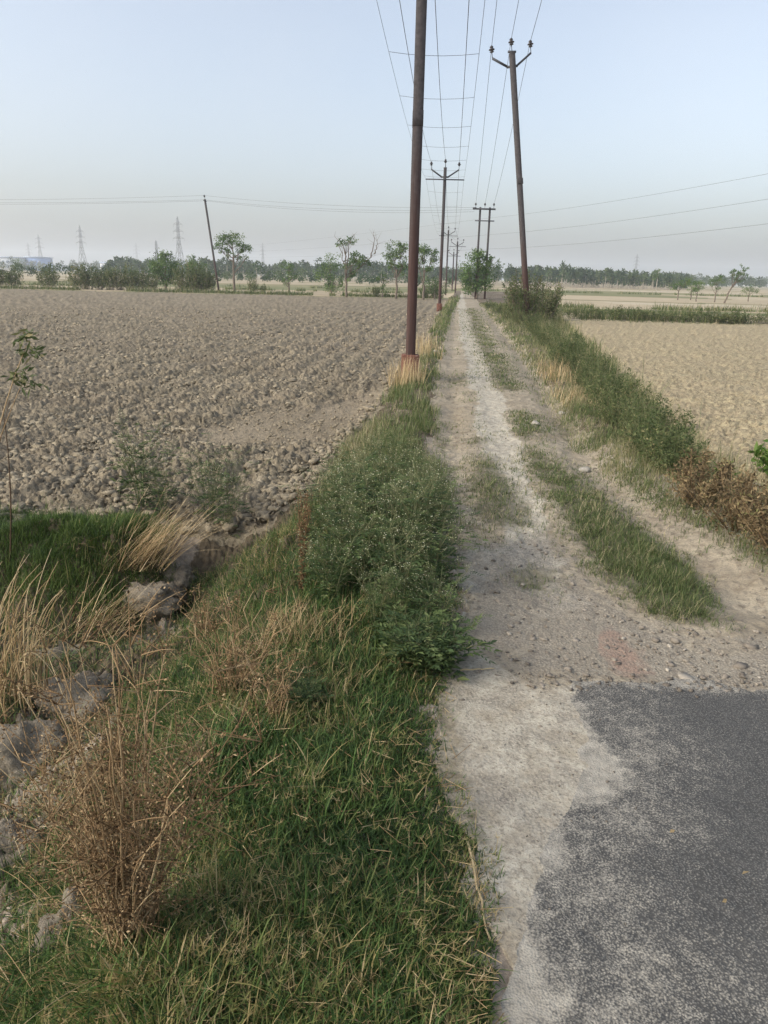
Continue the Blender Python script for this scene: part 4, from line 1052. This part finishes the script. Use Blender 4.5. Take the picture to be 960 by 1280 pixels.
def trees():
    def put(px, py, ty, crown, label, tr=.03, n=1800, leaf=.16, **kw):
        p = GT(px, py); h = (z_for(p[0], p[1], ty) - p[2]) * 1.06
        return make_tree(h, crown, tr * h, n, leaf * h / 4.5, label=label, p=p, **kw)
    rnd = lambda: [(0, 0, .72, .22, .2), (.14, .05, .62, .16, .15), (-.15, 0, .64, .17, .14), (.03, .1, .86, .14, .12)]
    put(207, 363, 313, [(0, 0, .62, .34, .30), (-.2, 0, .45, .26, .22), (.22, .1, .45, .26, .22), (.05, 0, .84, .2, .14), (-.1, 0, .28, .25, .15), (.12, 0, .25, .25, .14)], 'dense round leafy tree among the shrubs, left of the leaning left pole', .035, 3000, .2, fork=.3)
    put(293, 365, 292, [(-.02, 0, .83, .2, .14), (-.22, 0, .74, .13, .09), (.2, 0, .74, .14, .1), (.1, 0, .62, .13, .09), (-.12, .1, .66, .12, .09), (.02, 0, .94, .1, .06), (.24, 0, .58, .08, .05)], 'open crowned slim tree just right of the leaning left pole', .022, 1500, .14, fork=.55)
    put(246, 364, 320, [(0, 0, .7, .3, .24), (.2, 0, .5, .25, .2), (-.2, 0, .5, .25, .2), (-.1, 0, .85, .16, .12)], 'broad bushy tree just left of the leaning pole', .03, 1700, .17, fork=.35)
    put(361, 367, 326, [(0, 0, .75, .25, .2), (.1, 0, .5, .18, .18), (-.1, 0, .35, .16, .2)], 'small bushy sapling tree between the slim tree and the tree with bare branches', .03, 900, .17, fork=.35)
    put(413, 369, 318, [(0, 0, .75, .28, .22), (-.14, 0, .5, .26, .25), (.12, 0, .3, .25, .22), (0, 0, .2, .25, .15)], 'dark bushy tree just left of the tree with bare branches', .03, 1700, .17, fork=.3)
    put(433, 372, 297, [(-.02, 0, .9, .16, .06), (-.14, 0, .86, .1, .05), (.2, 0, .66, .18, .1), (.3, .1, .56, .12, .1), (.08, 0, .5, .14, .14), (.1, 0, .35, .1, .1)], 'tall twisted tree with bare branches left of the near pole', .022, 1100, .15, bk='bark', fork=.5,
        bare=[((0, 0, .3), (.25, 0, .5), (.46, 0, .72)), ((.40, 0, .64), (.46, 0, .85), (.44, 0, 1.02)), ((.46, 0, .7), (.5, 0, .8), (.50, 0, .92)), ((0, 0, .5), (0, 0, .8), (.12, 0, 1.0)), ((-.02, 0, .6), (0, 0, .8), (-.2, 0, .96))])
    put(478, 372, 340, [(0, 0, .7, .22, .25), (.05, 0, .4, .2, .25)], 'tiny bush like sapling between the twisted tree and the near pole', .03, 500, .22, fork=.35)
    put(495, 374, 303, [(-.06, 0, .8, .2, .16), (.1, 0, .88, .16, .1), (-.12, 0, .62, .14, .12), (.12, 0, .62, .13, .14), (.02, 0, .5, .12, .1)], 'airy tree just left of the near pole', .022, 1500, .14, fork=.5)
    put(529, 375, 305, [(0, 0, .84, .22, .13), (.14, 0, .72, .15, .14), (-.1, 0, .66, .15, .12), (.08, 0, .56, .12, .1)], 'airy tree just right of the near pole', .022, 1400, .14, fork=.5)
    put(543, 375, 341, [(0, 0, .65, .4, .3), (-.2, 0, .4, .3, .3), (.25, 0, .4, .3, .25)], 'low dark tree left of the second pole', .03, 900, .2, fork=.3)
    put(595, 374, 312, [(0, 0, .7, .3, .25), (.22, 0, .6, .22, .22), (-.2, 0, .5, .22, .25), (.05, 0, .88, .2, .12), (.15, 0, .35, .25, .2), (-.1, 0, .28, .25, .2), (.3, 0, .78, .12, .1)], 'big dark leafy tree at the far end of the track behind the twin pole frame', .03, 3200, .19, fork=.3)
    # right side, far
    put(847, 375, 348, [(0, 0, .72, .4, .22), (.35, 0, .8, .3, .2), (-.3, 0, .6, .3, .2)], 'leftmost round tree of the group in the right distance', .03, 900, .2, fork=.45)
    put(863, 375, 349, [(0, 0, .75, .35, .2), (.2, 0, .6, .3, .2)], 'round tree second from the left in the right distance', .03, 800, .2, fork=.45)
    put(870, 377, 351, [(0, 0, .75, .32, .22), (-.2, 0, .6, .25, .2)], 'small round tree in the middle of the group in the right distance', .028, 700, .2, fork=.45)
    put(893, 378, 344, [(-.05, 0, .72, .25, .15), (.1, 0, .85, .2, .12), (-.2, 0, .6, .15, .12), (.1, 0, .5, .15, .1)], 'upright thin crowned tree just left of the slanting tree', .024, 750, .16, fork=.5)
    put(905, 379, 333, [(.38, 0, .9, .12, .1), (.28, 0, .75, .16, .12), (.12, 0, .8, .15, .1), (.3, 0, .6, .13, .08), (.42, 0, .72, .1, .1)], 'tall slanting tree in the right distance', .026, 1000, .14, lean=(.22, 0), fork=.55)
    put(935, 377, 355, [(0, 0, .7, .4, .25), (.3, 0, .6, .3, .2), (-.3, 0, .6, .3, .2)], 'small flat topped tree near the right edge of the photo', .03, 700, .2, fork=.4)
    put(815, 363, 338, [(0, 0, .8, .12, .15), (.03, 0, .6, .1, .15)], 'slim pale stemmed tree standing just above the far wood', .02, 500, .2, bk='palebark', fork=.6)
    put(820, 363, 337, [(0, 0, .82, .11, .14), (-.02, 0, .65, .1, .12)], 'slim pale stemmed twin tree right beside the other pale stem', .02, 500, .2, bk='palebark', fork=.6)
    put(25, 342, 321, [(0, 0, .7, .4, .28), (.2, 0, .4, .4, .28), (-.2, 0, .4, .3, .2)], 'dark round tree in front of the distant buildings', .03, 900, .22, fork=.3)
trees()

# ---- far woods: a mass nobody could count
def woods():
    def mass(name, label, count, a0, a1, y0, y1, hmin, hmax, leaf, per, slim=.22, trunks=True, mask=None, hf=None):
        b = MB(); t = MB()
        a = np.radians(rng.uniform(a0, a1, count)); y = rng.uniform(y0, y1, count); x = y * np.tan(a)
        h = rng.uniform(hmin, hmax, count) * (.35 + 1.3 * fbm(x * .045, y * .01, 7, 4)) * np.where(rng.random(count) < .05, 1.2, 1)
        if mask is not None:
            k = mask(np.degrees(a)) > rng.random(count); x, y, h = x[k], y[k], h[k]
        m = len(x); tc = rng.uniform(0, 1, m)
        for i in range(m):
            n = per; u = rng.random(n) ** .7; zz = h[i] * (.28 + .72 * u); rr = h[i] * slim * np.sqrt(rng.random(n)) * np.sin(np.clip(u * .85 + .12, 0, 1) * math.pi) ** .6; an = rng.uniform(0, 6.28, n)
            p = np.stack([x[i] + rr * np.cos(an), y[i] + rr * np.sin(an), zz], 1)
            b.leaves(p, rng.normal(size=(n, 3)), leaf * rng.uniform(.6, 1.4, n), leaf * .6, np.clip(tc[i] + rng.normal(size=n) * .15, 0, 1))
        o = b.obj(name, M['wood']); kind(o, 'stuff', label)
        if trunks:
            for i in range(m): t.tube([[x[i], y[i], -.2], [x[i] + rng.normal() * .1, y[i], h[i] * .6]], [.13, .08], 4, .5, False)
            o2 = t.obj('wood_trunks', M['palebark']); kind(o2, 'stuff', 'pale stems of the ' + label)
    mass('far_plantation', 'dark plantation wood across the right distance', 420, 8.5, 21, 200, 300, 2.9, 4.6, .7, 70, .19)
    mass('far_wood', 'long dark wood across the left distance behind the trees', 520, -20, 8, 230, 330, 3.4, 5.2, .8, 70, .26)
    mass('distant_scrub', 'low scrub before the left wood', 150, -34, 7, 130, 190, 1.2, 2.6, .45, 60, .5, False)
    mass('distant_treeline', 'pale treeline along the whole horizon', 620, -36, 36, 560, 850, 5, 8, 1.8, 44, .35, False)
    mass('distant_grove', 'hazy grove at the right horizon', 120, 20, 36, 330, 450, 3.2, 5.5, 1.0, 60, .4, False)
woods()

# ------------------------------------------------------------------ poles and wires
def hbeam(b, p0, p1, w, t=.016, ax=(1, 0, 0)):
    """rolled steel joist: two flanges and a web, as one closed profile"""
    p0 = np.asarray(p0, float); p1 = np.asarray(p1, float); T = unit(p1 - p0); A = np.asarray(ax, float); A = unit(A - T * A.dot(T)); B = np.cross(T, A)
    h = w / 2; k = t / 2
    prof = [(-h, -h), (h, -h), (h, -h + t), (k, -h + t), (k, h - t), (h, h - t), (h, h), (-h, h), (-h, h - t), (-k, h - t), (-k, -h + t), (-h, -h + t)]
    V = np.array([p + A * c[0] + B * c[1] for p in (p0, p1) for c in prof]); n = 12
    q = [[i, (i + 1) % n, n + (i + 1) % n, n + i] for i in range(n)]
    for o in (0, n): q += [[o + 0, o + 1, o + 2, o + 11], [o + 8, o + 5, o + 6, o + 7], [o + 10, o + 3, o + 4, o + 9]]
    b.add(V, q)

def insulator(parent, at, up=(0, 0, 1), s=1.0):
    b = MB(); up = unit(up); at = np.asarray(at, float)
    prof = [(0, .012), (.02, .012), (.055, .012), (.06, .05), (.075, .07), (.095, .045), (.11, .045), (.12, .085), (.145, .09), (.165, .05), (.18, .045), (.195, .055), (.215, .05), (.235, .03), (.245, .008)]
    b.tube([at + up * k[0] * s for k in prof], [k[1] * s for k in prof], 10)
    return b.obj('insulator', M['insul'], parent, True)

WIRES = {}
def vpole(px, py, topy, label, tipx=None, w=.15, xarm=True, armx=.72, ins=1.0, group='steel poles of the left power line', cap=False, muffy=True, baseless=False, armdir=None, hfix=None):
    p = GT(px, py); h = hfix or (z_for(p[0], p[1], topy) - p[2])
    lean = np.zeros(3)
    if tipx is not None:                         # how far the top leans sideways
        tgt = tip_for(p, tipx, topy); lean = np.array([tgt[0] - p[0], 0, 0]); h = tgt[2] - p[2]
    r = thing('power_pole', label, 'power pole', p, 0, group)
    T = unit(lean + [0, 0, h]); S = unit(np.cross([0, 1, 0], T)); top = lean + np.array([0, 0, h])
    def along(z): return lean * z / h + np.array([0, 0, z])
    b = MB(); hbeam(b, [0, 0, -.3], top, w); b.obj('shaft', M['steel'], r)
    if muffy:
        b = MB(); b.box((0, 0, .11), (w * 1.9, w * 1.9, .60), bev=.018); b.obj('concrete_base', M['muff'], r)
    for zb in (h * .55,):
        b = MB(); M3 = np.stack([S, unit(np.cross(T, S)), T], 1); b.box(along(zb), (w * 1.06, w * 1.06, .22), M3, bev=.004); b.obj('joint_sleeve', M['steel'], r)
    hv = h - .42; a = MB()
    ends = []
    for sg in (-1, 1):
        e0 = along(hv) + S * sg * .16 + [0, w * .62, 0]; e1 = along(hv) + S * sg * armx + T * .36 + [0, w * .62, 0]; a.bar(e0, e1, .07); ends.append(e1)
    a.bar(along(hv) - S * .2 + [0, w * .62, 0], along(hv) + S * .2 + [0, w * .62, 0], .075)
    a.obj('v_arm', M['arm'], r)
    pts = []
    for e in ends:
        pn = MB(); pn.tube([e, e + T * .14], .014, 5); pn.obj('pin', M['arm'], r)
        insulator(r, e + T * .12, T, ins); pts.append(e + T * (.12 + .2 * ins))
    c = MB(); c.box(top + T * .03, (.3, .08, .07)) if cap else c.box(top + T * .01, (w * 1.1, w * 1.1, .025)); c.obj('top_cap', M['arm'], r)
    pn = MB(); pn.tube([top, top + T * .2], .014, 5); pn.obj('pin', M['arm'], r)
    insulator(r, top + T * .18, T, ins); pts.insert(1, top + T * (.18 + .2 * ins))
    gp = []
    if xarm:
        x = MB(); z = along(hv - .14); x.bar(z - S * 1.0 + [0, -w * .68, 0], z + S * 1.0 + [0, -w * .68, 0], .055); x.obj('cross_arm', M['arm'], r); gp = [z - S * .98 + [0, -w * .68, 0], z + S * .98 + [0, -w * .68, 0]]
    return r, [p + k for k in pts], [p + k for k in gp]

def wire(pts_list, sag, label, rad=.008, group=None, name='overhead_wire', n=22):
    b = MB(); q = []
    for a, c, sg in zip(pts_list[:-1], pts_list[1:], sag):
        t = np.linspace(0, 1, n)[:, None]; s = np.asarray(a) * (1 - t) + np.asarray(c) * t; s[:, 2] -= 4 * sg * (t * (1 - t))[:, 0]
        q.append(s if not q else s[1:])
    q = np.vstack(q); o0 = q[0].copy(); b.tube(q - o0, rad, 4); ob = b.obj(name, M['wire']); ob.location = o0; tag(ob, label, 'wire', group)
    return q

def lines():
    # left line
    hL = None
    P2 = vpole(549, 389, 210, 'second steel pole of the left line with v arm and long cross arm')
    p2 = GT(549, 389); h2 = z_for(p2[0], p2[1], 210) - p2[2]
    P1 = vpole(512, 474, 0, 'near rust brown steel pole at the field edge with red concrete foot', w=.155, hfix=h2)
    P3 = vpole(557, 369, 288, 'third steel pole of the left line standing just behind the second', muffy=False)
    P4 = vpole(569, 366, 302, 'fourth steel pole of the left line at the far end of the track', muffy=False)
    P5 = vpole(565, 364, 315, 'farthest small steel pole of the left line', muffy=False, xarm=True)
    def behind(p, q, k=1.15): return np.asarray(p) + (np.asarray(p) - np.asarray(q)) * k
    names = ('left', 'top', 'right')
    for i in range(3):
        wire([behind(P1[1][i], P2[1][i]), P1[1][i], P2[1][i], P3[1][i], P4[1][i], P5[1][i]], [.5, .5, .6, .6, .5], '%s conductor of the left power line running pole to pole over the track' % names[i], .0085)
    # guard cradle under the conductors
    r = thing('guard_cradle', 'cradle of thin guard wires with cross lacing under the left power line', 'wire cradle', P1[2][0])
    o0 = P1[2][0]; qs = []
    for s in (0, 1):
        b = MB(); t = np.linspace(0, 1, 26)[:, None]; allq = []
        for a, c, sg in ((behind(P1[2][s], P2[2][s]), P1[2][s], .5), (P1[2][s], P2[2][s], .45), (P2[2][s], P3[2][s], .6)):
            q = a * (1 - t) + c * t; q[:, 2] -= 4 * sg * (t * (1 - t))[:, 0]; allq.append(q)
        b.tube(np.vstack([allq[0], allq[1][1:], allq[2][1:]]) - o0, .005, 4); b.obj('guard_wire', M['wire'], r); qs.append(allq)
    for sp, idx in ((1, range(2, 26, 3)), (2, range(2, 25, 3))):
        for k in idx:
            a, c = qs[0][sp][k] - o0, qs[1][sp][k] - o0; m = (a + c) / 2 + [0, 0, -.12]; b = MB(); b.tube(bez(a, m, c, 6), .005, 3); b.obj('lacing', M['wire'], r)
    # right pole, leaning left
    RP = vpole(661, 404, 66, 'leaning steel pole right of the track rising from the weeds', tipx=640, w=.2, xarm=False, armx=.72, ins=1.25, group=None, cap=True, muffy=False)
    # twin pole frame
    p = GT(594, 374); q = GT(611, 375); D = depth_of(p); zt = z_for(p[0], p[1], 259) - p[2]
    r = thing('twin_pole_frame', 'frame of two steel poles with two cross arms beside the track', 'power pole', p)
    dq = q - p; dq[1] = 0; dq[2] = 0
    for k in (np.zeros(3), dq):
        b = MB(); hbeam(b, k + [0, 0, -.3], k + [0, 0, zt], .15); b.obj('shaft', M['steel'], r)
    W = dq[0]; b = MB(); b.bar([-.6, -.11, zt - .14], [W + .45, -.11, zt - .14], .12); b.obj('cross_arm', M['arm'], r)
    b = MB(); b.bar([-.4, -.11, zt - 1.05], [W + .4, -.11, zt - 1.05], .08); b.obj('cross_arm', M['arm'], r)
    hp = []
    for k in (-.4, W * .45, W + .3):
        pn = MB(); pn.tube([[k, -.11, zt - .08], [k, -.11, zt + .1]], .015, 5); pn.obj('pin', M['arm'], r); insulator(r, [k, -.11, zt + .06], s=1.1); hp.append(p + np.array([k, -.11, zt + .28]))
    b = MB(); b.box((-.5, -.28, zt - .12), (.3, .16, .16), bev=.02); b.obj('switch_box', M['arm'], r)
    for i in range(3):
        back = at_depth((672, 724, 800)[i], (-190, -300, -330)[i], 15)
        back = RP[1][i] + (RP[1][i] - hp[i]) * np.array([.75, .75, .22]) + np.array([0, 0, .3])
        wire([back, RP[1][i], hp[i]], [.35, .4], '%s conductor of the right line from the leaning pole to the twin pole frame' % names[i], .0085)
    # leaning pole in the left field line and its crossing wires
    p = GT(274, 364); D = depth_of(p); tip = tip_for(p, 256, 249) - p
    r = thing('leaning_pole', 'dark leaning pole at the far edge of the ploughed field', 'power pole', p); b = MB(); hbeam(b, [0, 0, -.3], tip, .17); b.obj('shaft', M['steel'], r)
    T = unit(tip); pn = MB(); pn.tube([tip, tip + T * .15], .015, 5); pn.obj('pin', M['arm'], r); insulator(r, tip + T * .12, T, 1.2)
    b = MB(); b.bar(tip - T * .15 + [0, -.6, 0], tip - T * .15 + [0, .6, 0], .07); b.obj('cross_arm', M['arm'], r)
    tw = [p + tip + T * .35, p + tip - T * .1 + [0, -.55, 0], p + tip - T * .1 + [0, .55, 0]]
    hw = [p + 0, p, p]
    pf = GT(594, 374); ends = [pf + np.array([-.5, -.2, zt - .05 - .16 * i]) for i in range(3)]
    for i in range(3):
        far = at_depth(-220, 247 + i * 2.5, D * 1.05)
        wire([far, tw[i], ends[i]], [.3, .35 + .05 * i], '%s thin wire crossing the ploughed field from the leaning pole' % ('upper', 'middle', 'lower')[i], .008)
    for i, (y0, y1, y2) in enumerate(((318, 272, 190), (322, 293, 226), (326, 311, 262))):
        a = at_depth(225, y0 - 8, 500); b_ = at_depth(616, y1, 110); c = at_depth(1100, y2, 48)
        wire([a, b_, c], [1.5, .4], '%s of the three long wires crossing the sky over the right field' % ('uppermost', 'middle one', 'lowest')[i], .010)
lines()

# ------------------------------------------------------------------ pylons and buildings in the haze
def pylons():
    def build(label, px, topy, basey, hm=40.0, w0=7.5, thick=.30, arms=True):
        d = hm * F / (basey - topy); p = at_depth(px, basey, d); p[2] = 0
        hz = z_for(p[0], p[1], topy)
        r = thing('pylon', label, 'pylon', p, rng.uniform(-.3, .3), 'transmission pylons on the horizon'); b = MB()
        lv = np.array([0, .17, .33, .48, .6, .72, .84, .93]) * hz; hw = np.interp(lv / hz, [0, .55, 1], [w0 / 2, .95, .55])
        c = [[np.array([sx * w, sy * w, z]) for sx, sy in ((-1, -1), (1, -1), (1, 1), (-1, 1))] for w, z in zip(hw, lv)]
        for i in range(len(lv) - 1):
            for k in range(4):
                b.bar(c[i][k], c[i + 1][k], thick); b.bar(c[i][k], c[i + 1][(k + 1) % 4], thick * .55); b.bar(c[i][(k + 1) % 4], c[i + 1][k], thick * .55); b.bar(c[i + 1][k], c[i + 1][(k + 1) % 4], thick * .5)
        for k in range(4): b.bar(c[-1][k], [0, 0, hz], thick * .8)
        b.obj('lattice_mast', M['galv'], r)
        if arms:
            for f, L in ((.62, 5.2), (.74, 4.6), (.86, 4.0)):
                for sg in (-1, 1):
                    a = MB(); z = f * hz; e = np.array([sg * L, 0, z]); w = .9
                    for sy in (-1, 1):
                        a.bar([sg * w, sy * w, z], e, thick * .8); a.bar([sg * w * .8, sy * w * .8, z + 1.6], e, thick * .6)
                    a.tube([e, e - [0, 0, 2.0]], .12, 4); a.obj('arm', M['galv'], r)
        return r
    build('tallest lattice pylon left of the leaning pole', 225, 270, 331)
    build('lattice pylon second tallest, above the shrubs in the left distance', 104, 281, 333)
    build('faint lattice pylon beside the blue distant building', 52, 292, 333)
    build('faint tiny pylon left of the second tallest pylon above the white building', 38, 303, 333)
    build('faint lattice pylon between the two tall pylons', 172, 303, 334)
    build('faint lattice pylon just right of the slim open crowned tree', 329, 303, 338)
    build('lone lattice pylon above the wood in the right distance', 793, 317, 351)
    build('small lattice mast between the faint pylon and the tallest pylon', 197, 300, 334, 26, 2.4, .4, False)
    # factory buildings
    def block(label, x0, x1, ty, by, d, wall, nw, roofed=True):
        a = at_depth(x0, by, d); c = at_depth(x1, by, d); W = np.linalg.norm((c - a)[:2]); p = (a + c) / 2; p[2] = 0
        h = z_for(p[0], p[1], ty); r = thing('factory_building', label, 'building', p, math.atan2(c[1] - a[1], c[0] - a[0]))
        b = MB(); b.box((0, 12, h / 2), (W, 24, h)); b.obj('wall', M[wall], r)
        b = MB(); b.box((0, 12, h + .5), (W + 1.2, 25.2, .9)); b.obj('roof', M['roofm'], r)
        for k in range(nw):
            for lv in (.3, .68):
                b = MB(); x = -W / 2 + (k + .5) * W / nw; b.box((x, -.05, h * lv), (W / nw * .55, .2, h * .2)); b.obj('window', M['glass'], r)
    block('long pale factory building at the left edge on the horizon', -14, 19, 322, 339, 640, 'bwhite', 6)
    block('blue factory building right of the dark round tree on the horizon', 33, 53, 322, 339, 660, 'bblue', 4)
    block('low pale shed in the haze right of the blue building', 58, 72, 332, 339, 720, 'bwhite', 3)
    block('low pale building behind the shrubs in the left distance', 126, 145, 329, 341, 560, 'bwhite', 3)
pylons()

# ------------------------------------------------------------------ air
b = MB(); b.box((0, 0, 28), (5400, 5400, 64)); hz = b.obj('haze', None); kind(hz, 'stuff', 'pale dusty haze over the fields')
hm = bpy.data.materials.new('dusty_air'); hm.use_nodes = True; t = hm.node_tree; t.nodes.clear(); ou = t.nodes.new('ShaderNodeOutputMaterial'); pv = t.nodes.new('ShaderNodeVolumePrincipled')
pv.inputs['Color'].default_value = (.87, .92, .98, 1); pv.inputs['Density'].default_value = .00062; pv.inputs['Anisotropy'].default_value = .25
t.links.new(pv.outputs[0], ou.inputs['Volume']); hz.data.materials.append(hm)

# ------------------------------------------------------------------ light
SUN_EL, SUN_AZ = R(34), R(-112)               # azimuth from +Y towards +X: the sun is to the left and a little behind
w = bpy.data.worlds.new('World'); SC.world = w; w.use_nodes = True; t = w.node_tree; t.nodes.clear()
sk = t.nodes.new('ShaderNodeTexSky'); sk.sky_type = 'NISHITA'; sk.sun_disc = False; sk.sun_elevation = SUN_EL; sk.sun_rotation = SUN_AZ
sk.air_density = 1.0; sk.dust_density = 4.0; sk.ozone_density = 1.0; sk.altitude = 0
bg = t.nodes.new('ShaderNodeBackground'); bg.inputs['Strength'].default_value = .15; ow = t.nodes.new('ShaderNodeOutputWorld')
hs = t.nodes.new('ShaderNodeHueSaturation'); hs.inputs['Saturation'].default_value = .62; hs.inputs['Value'].default_value = 1.0
mx = t.nodes.new('ShaderNodeMix'); mx.data_type = 'RGBA'; mx.blend_type = 'MULTIPLY'; mx.inputs[0].default_value = 1; mx.inputs[7].default_value = (.985, 1.0, 1.018, 1)
t.links.new(sk.outputs[0], hs.inputs['Color']); t.links.new(hs.outputs[0], mx.inputs[6]); tc = t.nodes.new('ShaderNodeTexCoord'); cl_ = t.nodes.new('ShaderNodeTexNoise'); cl_.inputs['Scale'].default_value = 2.2; cl_.inputs['Detail'].default_value = 5; cl_.inputs['Roughness'].default_value = .55; t.links.new(tc.outputs['Generated'], cl_.inputs['Vector'])
mr = t.nodes.new('ShaderNodeMapRange'); mr.inputs['From Min'].default_value = .35; mr.inputs['From Max'].default_value = .68; mr.inputs['To Min'].default_value = .0; mr.inputs['To Max'].default_value = .30; t.links.new(cl_.outputs['Fac'], mr.inputs['Value'])
hz2 = t.nodes.new('ShaderNodeHueSaturation'); hz2.inputs['Saturation'].default_value = .55; hz2.inputs['Value'].default_value = 1.03; t.links.new(mx.outputs[2], hz2.inputs['Color'])
mc = t.nodes.new('ShaderNodeMix'); mc.data_type = 'RGBA'; t.links.new(mr.outputs[0], mc.inputs[0]); t.links.new(mx.outputs[2], mc.inputs[6]); t.links.new(hz2.outputs[0], mc.inputs[7]); t.links.new(mc.outputs[2], bg.inputs['Color']); t.links.new(bg.outputs[0], ow.inputs['Surface'])
ld = bpy.data.lights.new('sun', 'SUN'); ld.energy = .85; ld.angle = R(11); ld.color = (1, .89, .70)
lo = bpy.data.objects.new('sun', ld); COL.objects.link(lo)
sd = Vector((math.sin(SUN_AZ) * math.cos(SUN_EL), math.cos(SUN_AZ) * math.cos(SUN_EL), math.sin(SUN_EL)))
lo.rotation_euler = sd.to_track_quat('Z', 'Y').to_euler(); lo.location = (0, 0, 30)

# ------------------------------------------------------------------ camera object and render settings
cd = bpy.data.cameras.new('camera'); cam = bpy.data.objects.new('camera', cd); COL.objects.link(cam)
cd.sensor_fit = 'VERTICAL'; cd.sensor_height = 36; cd.lens = 36 * F / 1280; cd.clip_start = .05; cd.clip_end = 9000
Mx = Matrix.Identity(4)
for i in range(3):
    Mx[i][0] = RT[i]; Mx[i][1] = UP[i]; Mx[i][2] = -FW[i]; Mx[i][3] = CP[i]
cam.matrix_world = Mx
SC.camera = cam
SC.view_settings.view_transform = 'Standard'; SC.view_settings.look = 'None'; SC.view_settings.gamma = 1; SC.view_settings.exposure = .80
SC.render.engine = 'CYCLES'; cy = SC.cycles
cy.use_denoising = True; cy.denoising_prefilter = 'NONE'; cy.denoising_quality = 'HIGH'; cy.max_bounces = 6; cy.diffuse_bounces = 3; cy.transmission_bounces = 3; cy.volume_bounces = 1; cy.glossy_bounces = 2
SC.render.film_transparent = False
